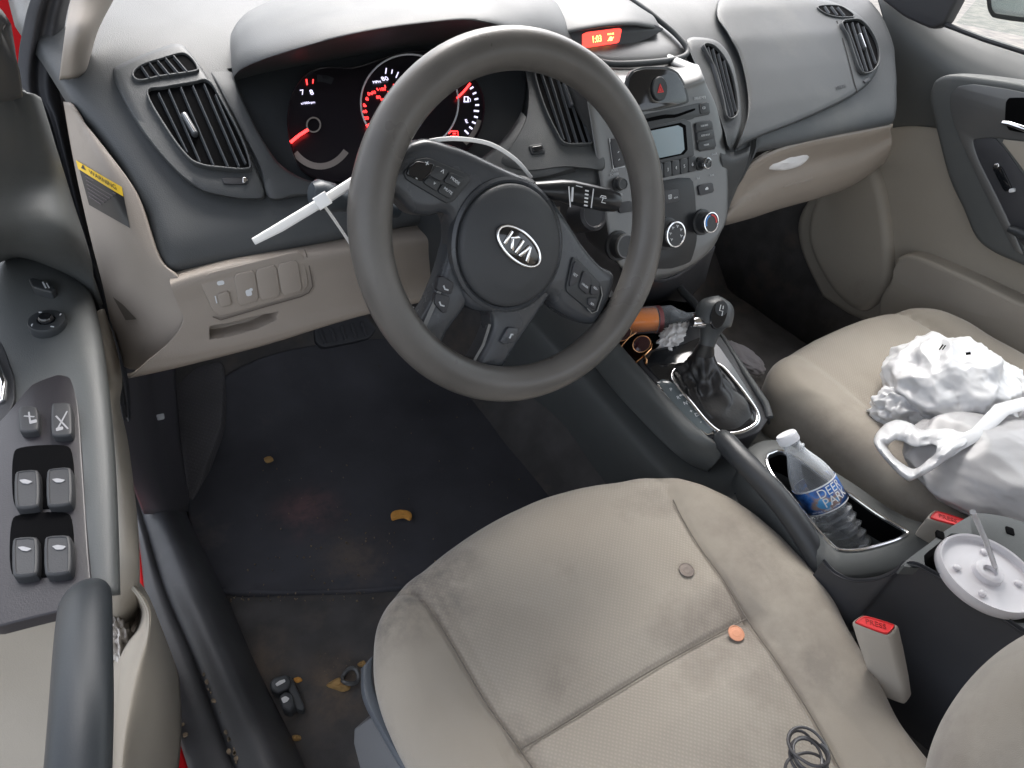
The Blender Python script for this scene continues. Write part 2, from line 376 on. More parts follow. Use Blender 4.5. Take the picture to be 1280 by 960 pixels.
# brake pedal
fr = frame3(W(395, 428, 'y', .50), W(450, 415, 'y', .50), W(395, 402, 'y', .53))
g = G(); g.prism(fr, lp(fr, [(392, 405), (455, 393), (470, 412), (462, 424), (404, 436), (394, 428)]), -.012, .006, .003)
for k in range(5):
    a, b = fr.loc(403+k*13, 421-k*2.5, .006); g.prism(fr, rr(a, b, .006, .03, .002), .004, .009, .001)
g.tube([fr.pt(.03, .02, -.01), fr.pt(.03, .14, -.05), fr.pt(.03, .3, 0)], .009)
g.build('brake_pedal', M['rubber'], car)
# roof, rear pillars, far pillar: they shade the cabin as the real ones do
g = G(); g.patch([[V((x, y, 1.235+.02*(1-((x-.36)/.8)**2))) for x in (-.34, 0, .36, .72, 1.06)] for y in (.30, -.1, -.6, -1.2, -1.8)], 4, 4)
g.build('roof', M['headliner'], car, solid=.03, off=1)
g = G()
g.tube([V((-.40, .78, .84)), V((-.37, .55, 1.03)), V((-.33, .30, 1.24))], .035)
g.build('roof_pillar', M['headliner'], car); g = G()
g.tube([V((1.12, .78, .84)), V((1.09, .55, 1.03)), V((1.05, .30, 1.24))], .035)
g.build('roof_pillar', M['headliner'], car); g = G()
g.tube([V((-.36, -.62, .0)), V((-.40, -.62, .6)), V((-.34, -.7, 1.24))], .05)
g.build('roof_pillar', M['headliner'], car); g = G()
g.tube([V((1.10, -.62, .0)), V((1.12, -.62, .6)), V((1.06, -.7, 1.24))], .05)
g.build('roof_pillar', M['headliner'], car)
g = G(); g.patch([[V((x, -1.45, z)) for x in (-.4, .36, 1.1)] for z in (0, .4, .8)], 3, 3); g.build('rear_seat', M['bolster'], car, solid=.05)
# pillar trim at top left
g = G(); g.patch([[W(74, 100, 'D', -.004), W(92, 98, 'D', .003), W(106, 94, 'D', -.004), W(110, 84, 'D', -.01)],
                  [W(80, 50, 'y', .26), W(97, 48, 'y', .25), W(115, 44, 'y', .27), W(122, 40, 'y', .33)],
                  [W(88, 0, 'y', .28), W(108, 0, 'y', .27), W(134, 0, 'y', .29), W(142, 0, 'y', .35)],
                  [W(100, -60, 'y', .30), W(125, -60, 'y', .29), W(165, -60, 'y', .31), W(175, -60, 'y', .37)]], 5, 5)
g.build('pillar_trim', M['pillar'], car, 60, solid=.004)
# weatherstrip of the door opening
L_ = [(60, -60, .36), (38, 0, .36), (30, 30, .36), (23, 70, .35), (24, 112, .34), (44, 140, .33), (62, 190, .32), (90, 290, .30), (118, 380, .28), (138, 470, .26), (150, 520, .24)]
R_ = [(108, -60, .38), (88, 0, .38), (80, 40, .38), (74, 90, .37), (75, 118, .36), (80, 145, .35), (90, 196, .34), (112, 290, .32), (139, 380, .30), (160, 470, .28), (164, 520, .26)]
l = [W(x, y, 'y', q) for x, y, q in L_]; r = [W(x, y, 'y', q) for x, y, q in R_]
g = G(); g.patch([l, [a.lerp(b, .25)+V((0, -.012, 0)) for a, b in zip(l, r)], [a.lerp(b, .45)+V((0, -.004, 0)) for a, b in zip(l, r)], [a.lerp(b, .72)+V((0, -.012, .0)) for a, b in zip(l, r)], r], 6, 6)
g.build('door_seal', M['rubber'], car, 60, solid=.004)
# red paint seen beyond the seal
g = G(); g.patch([[W(-20, -40, 'y', .60), W(20, -40, 'y', .60), W(70, -40, 'y', .60)], [W(-20, 30, 'y', .58), W(15, 30, 'y', .58), W(45, 30, 'y', .58)], [W(-20, 120, 'y', .55), W(10, 120, 'y', .55), W(40, 120, 'y', .55)]], 4, 4)
g.build('front_wing', M['red'], car, solid=.003)
# kick panel between seal and footrest
g = G(); g.patch([[W(134, 425, 'y', .30), W(150, 560, 'y', .26), W(180, 640, 'z', .10)], [W(165, 425, 'y', .36), W(178, 560, 'y', .30), W(205, 640, 'z', .09)], [W(180, 455, 'y', .5), W(200, 560, 'y', .42), W(222, 640, 'z', .05)], [W(215, 440, 'y', .60), W(222, 540, 'y', .5), W(236, 640, 'z', .0)]], 6, 6)
g.build('kick_panel', mat('kick_panel_plastic', (.07, .067, .075), .5, bs=500, bstr=.3), car, 60, solid=.004)
fr = frame3(W(195, 524, 'y', .42), W(206, 522, 'y', .42), W(196, 516, 'y', .43))
g = G(); g.prism(fr, lp(fr, [(195, 519), (205, 517), (206, 524), (197, 526)]), 0, .003, .001); g.build('clip', M['print'], car)

# ================================================================== floor mat and rubbish
mt = [(236, 560), (282, 470), (400, 430), (520, 425), (640, 440), (700, 500), (722, 560), (735, 640), (560, 725), (480, 738), (380, 742), (285, 742), (262, 728), (246, 690), (234, 640)]
g = G()
def matz(p):
    q = W(p[0], p[1], 'z', .012)
    if q.y > .50:
        d = ray(*p); t = (.012-.50*.9-CC.z+.9*CC.y)/(d.z-.9*d.y); q = CC+d*t
    return q
P = cr([V(p) for p in mt], 5); c = V((480, 590)); R = []
for s, dz in ((1, -.012), (1, 0), (.99, .003), (.975, .003), (.97, .001), (.9, .001), (.8, 0), (.65, 0), (.5, 0), (.35, 0), (.2, 0), (.02, 0)):
    R.append([matz(c+(p-c)*s)+V((0, 0, dz+.002*noise.noise(V((p.x*s*.02, p.y*s*.02, 3))))) for p in P])
g.rings(R, cap1=True); o = g.build('floor_mat', M['mat'], None, 60); tag(o, 'dark stained carpet mat with bound edge in the driver footwell', 'floor mat')
for x1, y1, x2, y2 in ((545, 470, 575, 640),):
    pass
def flat_bit(name, pts, z, th, m, label, cat, curl=.002, par=None, group=None):
    g = G(); P = [W(x, y, 'z', z) for x, y in pts]; c = sum(P, V())/len(P)
    P = cr(P, 3); R = []
    for s, h in ((1, 0), (1.0, th), (.55, th+curl), (.05, th+curl*.3)): R.append([c+(p-c)*s+V((0, 0, h+curl*noise.noise(p*60))) for p in P])
    g.rings(R, cap0=True, cap1=True); o = g.build(name, m, par, 50)
    if not par: tag(o, label, cat, group)
    return o
leafm = mat('dry_leaf', (.42, .26, .10), .8, var=.3, vs=60, bs=300, bstr=.5)
chipm = mat('orange_crisp', (.75, .36, .08), .8, var=.15, vs=80, bs=300, bstr=.8)
flat_bit('corn_chip', [(489, 644), (496, 640), (510, 641), (515, 646), (512, 651), (505, 648), (497, 649), (490, 651)], .020, .006, chipm, 'curved orange snack puff lying on the dark floor mat', 'snack')
flat_bit('dry_leaf', [(408, 857), (420, 849), (430, 848), (436, 852), (438, 861), (430, 865), (420, 862)], .006, .002, leafm, 'large curled tan dry leaf on the carpet beside the driver seat', 'leaf', .006)
flat_bit('leaf_fragment', [(330, 574), (338, 571), (342, 576), (334, 579)], .020, .002, leafm, 'tiny tan leaf fragment near the far left of the floor mat', 'leaf')
flat_bit('leaf_fragment', [(367, 849), (374, 847), (378, 851), (371, 854)], .006, .002, chipm, 'small orange leaf piece just right of the loose window switch', 'leaf')
flat_bit('leaf_fragment', [(447, 830), (455, 826), (457, 832), (450, 834)], .006, .002, leafm, 'small pale leaf piece on the carpet against the seat base', 'leaf')
flat_bit('leaf_fragment', [(366, 920), (375, 920), (376, 925), (367, 926)], .006, .002, leafm, 'small tan leaf piece below the loose window switch', 'leaf')
g = G(); rnd = random.Random(3)
spots = [(rnd.uniform(300, 470), rnd.uniform(760, 950)) for _ in range(150)]+[(rnd.gauss(430, 60), rnd.gauss(690, 40)) for _ in range(70)]+[(rnd.gauss(400, 25), rnd.gauss(866, 16)) for _ in range(90)]+[(rnd.uniform(300, 700), rnd.uniform(500, 720)) for _ in range(60)]+[(rnd.uniform(275, 450), rnd.gauss(748, 4)) for _ in range(50)]
for x, y in spots:
    if (y > 752 and (x < 300+(y-760)*.4 or x > 465)) or (y < 752 and (x < 262 or x > 700)): continue
    if y > 752: z = .004
    else: z = .018
    p = W(x, y, 'z', z); s = rnd.choice((.0005, .0007, .0009, .0013)); fr = Frame(p, (rnd.random()+.1, rnd.random(), 0), (rnd.uniform(-.4, .4), rnd.uniform(-.4, .4), 1))
    g.prism(fr, [V((rnd.uniform(.6, 1.6)*s*math.cos(t), rnd.uniform(.6, 1.6)*s*math.sin(t))) for t in (0, 1.2, 2.5, 3.6, 5)], -.002, s, 0)
for _ in range(46):
    t = rnd.random(); x = 256+44*t+rnd.gauss(0, 3); y = 830+130*t+rnd.gauss(0, 4)
    if _ > 30: x = rnd.gauss(222, 7); y = rnd.gauss(915, 18)
    p = W(x, y, 'z', .0885 if _ <= 30 else .0865); s = rnd.choice((.0012, .0018, .0026)); fr = Frame(p, (rnd.random()+.1, rnd.random(), 0), (0, 0, 1))
    g.prism(fr, [V((rnd.uniform(.6, 1.5)*s*math.cos(t_), rnd.uniform(.6, 1.5)*s*math.sin(t_))) for t_ in (0, 1, 2, 3, 4, 5.2)], -.004, .0004, 0)
o = g.build('crumbs', mat('crumb', (.28, .21, .14), .9, c2=(.10, .08, .06), vs=70)); tag(o, 'scattered pale crumbs and grit over the carpet and mat', 'crumbs', kind='stuff')
# clear plastic ring by the leaf
g = G(); c = W(438, 846, 'z', .012); g.tube([c+V((.012*math.cos(t), .012*math.sin(t), .004*math.sin(2*t))) for t in [2*PI*k/24 for k in range(24)]], .0035, 8, closed=True)
tag(g.build('plastic_ring', mat('smoky_plastic', (.10, .10, .10), .25)), 'small dark smoky plastic ring by the dry leaf', 'ring')
# loose window switch
sw = thing('window_switch', 'loose grey power window switch lying on the carpet by the sill', 'switch', tuple(W(358, 870, 'z', .0)))
fr = frame3(W(358, 870, 'z', .012), W(376, 862, 'z', .012), W(350, 850, 'z', .012))
dk = mat('switch_grey', (.07, .075, .08), .4, var=.1, bs=500, bstr=.2)
g = G(); g.prism(fr, lp(fr, [(355, 848), (364, 846), (382, 886), (378, 891), (370, 888)]), -.012, .006, .002); g.build('housing', dk, sw)
for pts, q in (([(337, 853), (343, 846), (359, 843), (364, 851), (361, 860), (346, 867), (338, 862)], [(344, 855), (349, 851), (356, 849), (357, 852), (350, 856), (346, 858)]), ([(348, 870), (356, 864), (365, 866), (369, 882), (362, 890), (353, 887)], [(351, 873), (357, 870), (362, 873), (359, 877), (354, 879)])):
    g = G(); g.prism(fr, lp(fr, pts, .012), -.008, .013, .004); b = g.build('rocker', dk, sw); g = G(); g.prism(fr, lp(fr, q, .0135), .0125, .0138, 0); g.build('symbol', M['white'], b)

# ================================================================== driver door, ajar
dr = thing('driver_door', 'open driver door at left with window switches, dark grab handle and beige map pocket', 'car door', (-.47, .1, .3))
g = G(); g.patch([
    [W(-80, 60, 'z', .90), W(-30, 62, 'z', .87), W(4, 84, 'z', .85), W(30, 112, 'z', .835), W(44, 122, 'z', .81)],
    [W(-90, 150, 'z', .86), W(-30, 150, 'z', .83), W(10, 150, 'z', .81), W(45, 160, 'z', .795), W(60, 172, 'z', .77)],
    [W(-90, 230, 'z', .80), W(-30, 230, 'z', .77), W(20, 225, 'z', .75), W(62, 225, 'z', .735), W(78, 228, 'z', .71)],
    [W(-90, 300, 'z', .75), W(-30, 300, 'z', .73), W(20, 296, 'z', .712), W(78, 296, 'z', .70), W(100, 296, 'z', .675)],
    [W(-90, 345, 'z', .64), W(-30, 335, 'z', .63), W(24, 318, 'z', .62), W(90, 345, 'z', .605), W(129, 380, 'z', .58)]], 6, 6)
g.build('upper_panel', M['trim'], dr, 60, solid=.004)
g = G(); g.patch([[W(-40, -20, 'z', .98), W(0, 10, 'z', .96), W(14, 30, 'z', .95)], [W(-40, 50, 'z', .93), W(-2, 60, 'z', .915), W(20, 70, 'z', .905)], [W(-50, 130, 'z', .86), W(0, 120, 'z', .85), W(24, 114, 'z', .85)]], 5, 5)
g.build('mirror_sail_trim', M['dash_smooth'], dr, 60, solid=.004)
# armrest body
A0 = [(60, 296), (95, 330), (116, 395), (128, 470), (136, 560), (140, 650), (142, 745), (140, 860), (136, 980)]
A1 = [(50, 312), (84, 345), (104, 400), (117, 475), (124, 560), (129, 650), (131, 745), (130, 860), (126, 980)]
A2 = [(20, 322), (46, 350), (62, 400), (72, 475), (78, 560), (82, 650), (84, 745), (84, 860), (80, 980)]
A3 = [(-25, 330), (-15, 360), (-10, 420), (-8, 500), (-8, 570), (-10, 650), (-10, 745), (-10, 860), (-14, 980)]
A4 = [(-70, 330), (-70, 360), (-70, 420), (-70, 500), (-70, 570), (-70, 650), (-70, 745), (-70, 860), (-70, 980)]
g = G()
A_ = lambda A, zs: [W(x, y, 'z', z) for (x, y), z in zip(A[:7], zs)]
g.patch([A_(A0, [.50]*7), A_(A0, [.585, .59, .59, .585, .585, .585, .585]), A_(A1, [.61, .612, .606, .602, .600, .600, .600]), A_(A2, [.617, .615, .606, .598, .596, .596, .590]), A_(A3, [.615, .610, .600, .596, .596, .592, .58]), A_(A4, [.61, .60, .59, .59, .59, .58, .57])], 8, 6)
g.build('armrest', M['trim'], dr, 60, solid=.004)
fr = Frame((-.47, 0, .600), (1, -.02, 0), (.02, .0, 1)); fz = fr
g = G(); plate = lp(fr, [(-30, 560), (12, 512), (38, 480), (72, 467), (92, 472), (99, 510), (105, 600), (111, 690), (116, 745), (90, 760), (40, 772), (-30, 790)], .004, 3)
g.prism(fr, plate, -.006, .004, .0015); pl = g.build('switch_plate', mat('switch_plate', (.024, .022, .026), .36, bs=900, bstr=.2, rvar=.06), dr)
swm = mat('window_button', (.030, .031, .034), .52, bs=900, bstr=.2, rvar=.05)
for q in ([(14, 557), (90, 553), (94, 632), (14, 637)], [(12, 641), (90, 637), (93, 718), (10, 722)]):
    g = G(); g.prism(fr, lp(fr, q, .006, 3), .0035, .0052, .0008); g.build('switch_well', M['void'], dr)
for q, s, kk, hh in (([(22, 507), (47, 507), (49, 538), (23, 540)], [(30, 520), (36, 515), (43, 521), (38, 529), (31, 528)], 0, .011), ([(63, 503), (89, 502), (91, 544), (63, 545)], [(70, 520), (84, 514), (85, 536), (71, 538)], 0, .011),
                ([(17, 588), (49, 585), (50, 633), (17, 636)], [(24, 600), (31, 599), (41, 602), (35, 605), (28, 604)], 1, .012), ([(57, 585), (90, 582), (91, 630), (57, 634)], [(65, 599), (72, 598), (82, 600), (77, 603), (70, 603)], 1, .012),
                ([(14, 671), (48, 669), (48, 718), (14, 722)], [(22, 684), (29, 683), (40, 686), (34, 689), (27, 688)], 1, .012), ([(54, 669), (89, 667), (90, 716), (54, 720)], [(65, 683), (72, 681), (83, 683), (78, 687), (70, 687)], 1, .012)):
    g = G(); g.prism(fr, lp(fr, q, hh, 2), .003, hh, .002, dish=.0006 if kk else 0); b = g.build('switch_button', swm, dr)
    g = G()
    if kk: g.prism(fr, lp(fr, s, hh, 1), hh-.0005, hh+.0002, 0)
    else:
        for a_, b_ in ((0, 2), (1, 3)):
            p1 = V(fr.loc(*s[a_], hh)); p2 = V(fr.loc(*s[b_], hh)); d = (p2-p1).normalized(); n_ = V((-d.y, d.x))*.0006
            g.prism(fr, [p1-n_, p2-n_, p2+n_, p1+n_], hh-.0004, hh+.0002, 0)
        p1 = V(fr.loc(*s[3], hh)); g.prism(fr, rr(p1.x+.002, p1.y+.001, .005, .004, .001), hh-.0004, hh+.00025, 0)
    g.build('symbol', M['dimprint'], b)
# mirror adjuster and selector
fr = Frame(W(58, 398, 'z', .614), (1, .1, 0), (.05, -.12, 1))
g = G(); a, b = fr.loc(58, 400, .004); g.lathe(fr, [(.0160, -.01), (.0160, .002), (.0150, .004), (.0105, .005), (.0078, .0048), (.0072, .002), (.0001, .002)], cx=a, cy=b, cap0=False); k = g.build('mirror_dial', M['dash_smooth'], dr)
g = G(); g.lathe(fr, [(.0065, .002), (.0065, .007), (.005, .009), (.0001, .0095)], n=24, cx=a, cy=b, cap0=False); g.build('dial_knob', M['gloss'], k)
g = G()
for t in (.2, 1.75, 3.4, 4.9): g.prism(fr, rr(a+.0126*math.cos(t), b+.0126*math.sin(t), .0030, .0010, .0004, t+.8), .0040, .0050, 0)
g.build('symbol', M['print'], k)
g = G(); g.prism(fr, lp(fr, [(35, 348), (42, 346), (66, 354), (69, 360), (64, 365), (40, 358)], .006), -.004, .006, .002); k = g.build('mirror_selector', M['dash_smooth'], dr)
g = G(); g.prism(fr, lp(fr, [(52, 352), (54, 351.5), (58, 359), (56, 359.5)], .007, 0), .0055, .0065, 0); g.prism(fr, lp(fr, [(57, 353), (58.5, 353), (62, 359), (60.5, 359.5)], .007, 0), .0055, .0065, 0); g.build('symbol', M['print'], k)
# release lever in its cup at the left edge
g = G(); g.tube([W(-60, 410, 'z', .60), W(-22, 432, 'z', .612), W(-6, 455, 'z', .612), W(4, 480, 'z', .610), W(2, 500, 'z', .606), W(-12, 512, 'z', .60)], [.0035]*6, 10); g.build('release_lever', M['chrome'], dr)
g = G(); g.prism(fz, lp(fz, [(-40, 380), (2, 425), (17, 470), (18, 500), (8, 522), (-40, 560)], .004, 3), -.002, .0035, .001); g.build('lever_cup', M['dark'], dr)
# grab handle
hp = [W(86, 1150, 'z', .62), W(92, 1050, 'z', .65), W(98, 960, 'z', .660), W(102, 880, 'z', .662), (W(104, 810, 'z', .655)), W(106, 765, 'z', .645), W(107, 748, 'z', .632), W(107, 742, 'z', .60)]
hp = cr(hp, 5, False); rs = [.0142]*len(hp)
for i in range(1, 9): rs[-i] = .0142*(.55+.45*math.sqrt(1-((9-i)/9)**2))
g = G(); g.tube(hp, rs, 24, upv=(0, 0, 1), flat=.75); g.build('grab_handle', M['rubber'] if 0 else mat('grab_handle_plastic', (.020, .024, .028), .46, bs=900, bstr=.12, rvar=.08), dr, 60)
# beige insert left of the handle
g = G(); g.patch([[W(-80, 790, 'z', .565), W(-20, 782, 'z', .56), W(40, 772, 'z', .56), W(110, 755, 'z', .56)], [W(-80, 850, 'z', .50), W(-20, 850, 'z', .495), W(40, 850, 'z', .49), W(100, 850, 'z', .49)], [W(-80, 880, 'z', .47), W(-20, 885, 'z', .46), W(40, 890, 'z', .455), W(100, 890, 'z', .45)], [W(-80, 960, 'z', .40), W(-20, 960, 'z', .40), W(40, 960, 'z', .40), W(100, 960, 'z', .40)], [W(-80, 1100, 'z', .28), W(-20, 1100, 'z', .28), W(40, 1100, 'z', .28), W(110, 1100, 'z', .28)]], 5, 5)
g.build('door_insert', M['beige2'], dr, 60, solid=.004)
# lower beige trim and map pocket
g = G(); g.patch([[W(95, 398, 'z', .57), W(118, 390, 'z', .57), W(129, 386, 'z', .565), W(131, 387, 'z', .54)],
                  [W(108, 440, 'z', .545), W(130, 435, 'z', .55), W(142, 432, 'z', .54), W(145, 432, 'z', .50)],
                  [W(112, 480, 'z', .50), W(135, 478, 'z', .52), W(149, 475, 'z', .51), W(153, 476, 'z', .47)],
                  [W(112, 510, 'z', .44), W(128, 510, 'z', .45), W(143, 507, 'z', .45), W(150, 506, 'z', .42)],
                  [W(112, 560, 'z', .41), W(140, 560, 'z', .43), W(156, 555, 'z', .42), W(160, 552, 'z', .38)],
                  [W(118, 640, 'z', .38), W(146, 640, 'z', .40), W(167, 640, 'z', .39), W(171, 640, 'z', .35)],
                  [W(120, 720, 'z', .34), W(146, 716, 'z', .37), W(172, 716, 'z', .36), W(175, 716, 'z', .32)],
                  [W(120, 800, 'z', .20), W(150, 800, 'z', .2), W(168, 780, 'z', .2), W(170, 780, 'z', .18)]], 6, 6)
g.build('lower_trim', M['beige2'], dr, 60, solid=.004)
pin = [(141, 700), (158, 730), (172, 748), (180, 764), (176, 784), (162, 803), (151, 828), (145, 880), (140, 960), (136, 1080)]
pout = [(148, 700), (168, 722), (184, 742), (194, 768), (197, 810), (196, 852), (190, 900), (176, 945), (168, 975), (156, 1080)]
pm = [((a+c)/2+1, (b+d)/2-3) for (a, b), (c, d) in zip(pin, pout)]
g = G(); n_ = len(pin)
g.patch([[W(x, y, 'z', .12)+V((-.012, 0, 0)) for x, y in pin], [W(x, y, 'z', .30) for x, y in pin], [W(x, y, 'z', .330) for x, y in [(a+1, b) for a, b in pin]], [W(a*.7+c*.3, b*.7+d*.3, 'z', .338) for (a, b), (c, d) in zip(pin, pout)], [W(a*.45+c*.55, b*.45+d*.55, 'z', .332) for (a, b), (c, d) in zip(pin, pout)], [W(x, y, 'z', .27) for x, y in pout], [W(x, y, 'z', .27)+V((-.01, .01, -.16)) for x, y in pout]], 6, 6)
g.build('map_pocket', M['beige2'], dr, 60, solid=.003)
g = G(); g.patch([[W(100, 690, 'z', .30), W(132, 690, 'z', .34), W(150, 712, 'z', .30)], [W(100, 760, 'z', .22), W(135, 770, 'z', .22), W(175, 770, 'z', .22)], [W(100, 840, 'z', .16), W(135, 840, 'z', .16), W(165, 830, 'z', .16)], [W(100, 960, 'z', .12), W(130, 960, 'z', .12), W(155, 960, 'z', .12)], [W(100, 1080, 'z', .10), W(130, 1080, 'z', .10), W(150, 1080, 'z', .1)]], 5, 5)
g.build('pocket_floor', mat('pocket_inner', (.20, .17, .14), .8, bs=300, bstr=.4, var=.15), dr, 60, solid=.003)
paper = mat('crumpled_paper', (.60, .57, .54), .8, bs=90, bstr=.8, var=.1, vs=20)
def crumple(name, cx, cy, m, v, rx, ry, rz, mm, amp=.25, sc_=1., seed=0, fr=None, n=48, parent=None):
    c = W(cx, cy, m, v); fr = fr or Frame(c, (1, 0, 0), (0, 0, 1)); fr = Frame(c, fr.ex, fr.n); g = G(); R = []
    for i in range(1, n):
        th = PI*i/n; row = []
        for j in range(n*2):
            ph = PI*j/n; d = V((math.sin(th)*math.cos(ph), math.sin(th)*math.sin(ph), math.cos(th)))
            q = d*2.2*sc_+V((seed*7.1, seed*3.3, 0))
            k = 1+amp*(1-2*abs(noise.noise(q)))*.9+amp*.9*(noise.voronoi(q*1.3)[0][0]-.5)+amp*.45*(noise.voronoi(q*2.7)[0][0]-.5)+amp*.05*noise.noise(q*7)-amp*.5
            row.append(fr.pt(d.x*rx*k, d.y*ry*k, d.z*rz*k))
        R.append(row)
    g.rings(R, cap0=True, cap1=True); return g.build(name, mm, parent, 180)
o = crumple('paper_scrap', 152, 800, 'z', .24, .010, .035, .03, paper, .5, seed=4); tag(o, 'crumpled grey white paper stuffed in the driver door pocket', 'paper')

# ================================================================== dashboard
def inpoly(x, y, P):
    c = False
    for i in range(len(P)):
        x1, y1 = P[i-1]; x2, y2 = P[i]
        if (y1 > y) != (y2 > y) and x < (x2-x1)*(y-y1)/(y2-y1)+x1: c = not c
    return c
dash = thing('dashboard', 'grey dashboard with gauges, silver radio stack, air vents and beige lower panels', 'dashboard', (.3, .2, .6))
S_ = [0]
for a, b in zip(PROF, PROF[1:]): S_.append(S_[-1]+math.hypot(b[0]-a[0], b[1]-a[1]))
PC = cr([V(p) for p in PROF], 8, False)
def prof_at(s):
    for i in range(len(S_)-1):
        if s <= S_[i+1] or i == len(S_)-2:
            t = (s-S_[i])/(S_[i+1]-S_[i]); j = min(len(PC)-1, max(0, i*8+t*8)); k = int(j); k2 = min(len(PC)-1, k+1)
            return PC[k].lerp(PC[k2], j-k)
def arc(p):
    best = None
    for i in range(len(PROF)-1):
        a = V(PROF[i]); b = V(PROF[i+1]); q = V((p.y, p.z)); t = max(0, min(1, (q-a).dot(b-a)/(b-a).length_squared)); d = (a.lerp(b, t)-q).length
        if best is None or d < best[0]: best = (d, S_[i]+t*(S_[i+1]-S_[i]))
    return best[1]
def interp(T, v):
    T = sorted(T)
    if v <= T[0][0]: return T[0][1]
    for (a, b), (c, d) in zip(T, T[1:]):
        if v <= c: return b+(d-b)*(v-a)/(c-a+1e-9)
    return T[-1][1]
lb = [(arc(q), q.x) for q in [onD(*p) for p in [(205, 344), (182, 262), (150, 205), (112, 152), (82, 122)]]]+[(S_[-3], -.41), (S_[-1], -.41)]
rb = [(arc(q), q.x) for q in [onD(*p) for p in [(1118, 157), (1124, 130), (1125, 100), (1122, 60), (1110, 28), (1092, 2)]]]+[(S_[-1], 1.10)]
bt = [(-.45, S_[5]), (.30, S_[5])]+[(q.x, arc(q)) for q in [onD(*p) for p in [(900, 298), (908, 278), (914, 245), (929, 219), (958, 197), (1005, 181), (1067, 169), (1118, 157)]]]
CL = [(292, 88), (330, 62), (520, 26), (640, 50), (662, 85), (655, 140), (632, 178), (592, 208), (520, 226), (440, 236), (405, 236), (372, 228), (345, 212), (328, 190), (312, 158), (298, 125)]
g = G(); R = []; NX = 170; NS = 110
for j in range(NS+1):
    row = []
    for i in range(NX+1):
        u = i/NX; x_ = -.40+1.49*u; s0 = interp(bt, x_); s = s0+(S_[-1]-s0)*(j/NS)**1.25
        xl = interp(lb, s); xr = interp(rb, s); x = xl+(xr-xl)*u
        q = prof_at(s); e = min(x-xl, xr-x, .02)/.02; eb = min((s-s0), .014)/.014
        off = -.012*(1-math.sqrt(max(0, 1-(1-e)**2)))-.012*(1-math.sqrt(max(0, 1-(1-eb)**2)))
        p = V((x, q.x, q.y)); px, py = PX(p)
        if x < .3 and inpoly(px, py, CL): off = -.03
        a = prof_at(s-.004); b = prof_at(s+.004); t = (b-a).normalized()
        row.append(p+V((0, -t.y*off, t.x*off)))
    R.append(row)
g.rings(R, closed=False); g.build('main_shell', M['dash'], dash, 50, solid=.004, off=-1)

# vent pod, driver side
def outl(pts, n=4): return cr([V(p) for p in pts], n)
g = G(); pad(g, outl([(141, 90), (150, 80), (200, 60), (222, 55), (236, 64), (262, 100), (285, 140), (305, 180), (322, 215), (332, 246), (310, 250), (285, 247), (255, 240), (232, 226), (210, 205), (185, 175), (165, 145), (148, 112)]), .013, 5)
g.build('vent_surround', M['dash'], dash, 50)
def ribbon(g, px, w, base='D', h=0, th=.0004, mi=0, closed=False):
    P = [V(p) for p in px]; L = len(P); A = []; B = []
    for i in range(L):
        a = P[max(0, i-1)]; b = P[min(L-1, i+1)]; t = (b-a).normalized(); n = V((-t.y, t.x))*w/2
        A.append(P[i]+n); B.append(P[i]-n)
    g.rings([[W(p.x, p.y, base, h-.0008) for p in A], [W(p.x, p.y, base, h+th) for p in A], [W(p.x, p.y, base, h+th) for p in B], [W(p.x, p.y, base, h-.0008) for p in B]], closed=False, mi=mi); return g
def vent(fr, out, slats, thumb=None, name='air_vent', depth=.012, sw_=.0007, parent=dash, rimw=.0022, lab=None):
    P = lp(fr, out, 0, 0, 5)
    if area(P) < 0: P = P[::-1]
    g = G(); g.prism(fr, P, -.012, .0012, 0); v = g.build(name, M['void'], parent, label=lab)  # flat black back: the dark of a deep duct put into its colour
    g = G(); g.ring(fr, inset(P, -rimw), P, -.004, depth*.45, .001); g.build('bezel', M['dash'], v)
    g = G()
    for a, b in slats:
        A = V(fr.loc(*a, .002)); B = V(fr.loc(*b, .002)); d = (B-A).normalized(); n = V((-d.y, d.x))*sw_
        # each slat stands as a blade, tilted
        n3 = fr.ex*n.x+fr.ey*n.y; pa = fr.pt(A.x, A.y, .0008); pb = fr.pt(B.x, B.y, .0008); up_ = fr.n*.004
        g.rings([[pa-n3*1.6, pb-n3*1.6], [pa+n3*.2+up_, pb+n3*.2+up_], [pa+n3*1.3+up_*1.02, pb+n3*1.3+up_*1.02], [pa-n3*.4, pb-n3*.4]], closed=False)
    g.build('slats', M['slat'], v, 30)
    if thumb:
        g = G(); A = fr.loc(*thumb[0], .004); B = fr.loc(*thumb[1], .004); A = V(A); B = V(B); d = B-A; c = (A+B)/2
        g.prism(fr, rr(c.x, c.y, d.length, .006, .0025, math.atan2(d.y, d.x)), .002, .0085, .0015)
        t = g.build('vent_tab', M['slat'], v); g = G(); g.prism(fr, rr(c.x, c.y, d.length*.9, .0022, .001, math.atan2(d.y, d.x)), .008, .0092, .0004); g.build('tab_insert', M['chrome'], t)
    return v
f1 = frameD(245, 160, .013)
vent(f1, [(186, 120), (206, 113), (241, 107), (260, 105), (275, 127), (299, 172), (311, 206), (306, 213), (275, 211), (254, 208), (237, 199), (213, 168)],
     [((198, 118), (234, 192)), ((211, 114), (250, 204)), ((226, 111), (267, 208)), ((241, 109), (285, 210)), ((255, 107), (299, 210)), ((269, 120), (307, 206))], ((229, 143), (245, 170)))
vent(frameD(208, 86, .013), [(168, 94), (179, 84), (200, 77), (220, 71), (231, 70), (240, 77), (246, 87), (241, 91), (200, 97), (175, 102)],
     [((177, 85), (187, 100)), ((187, 81), (200, 98)), ((197, 78), (212, 96)), ((207, 75), (223, 94)), ((217, 72), (234, 92))], None, 'demister_vent', .008)
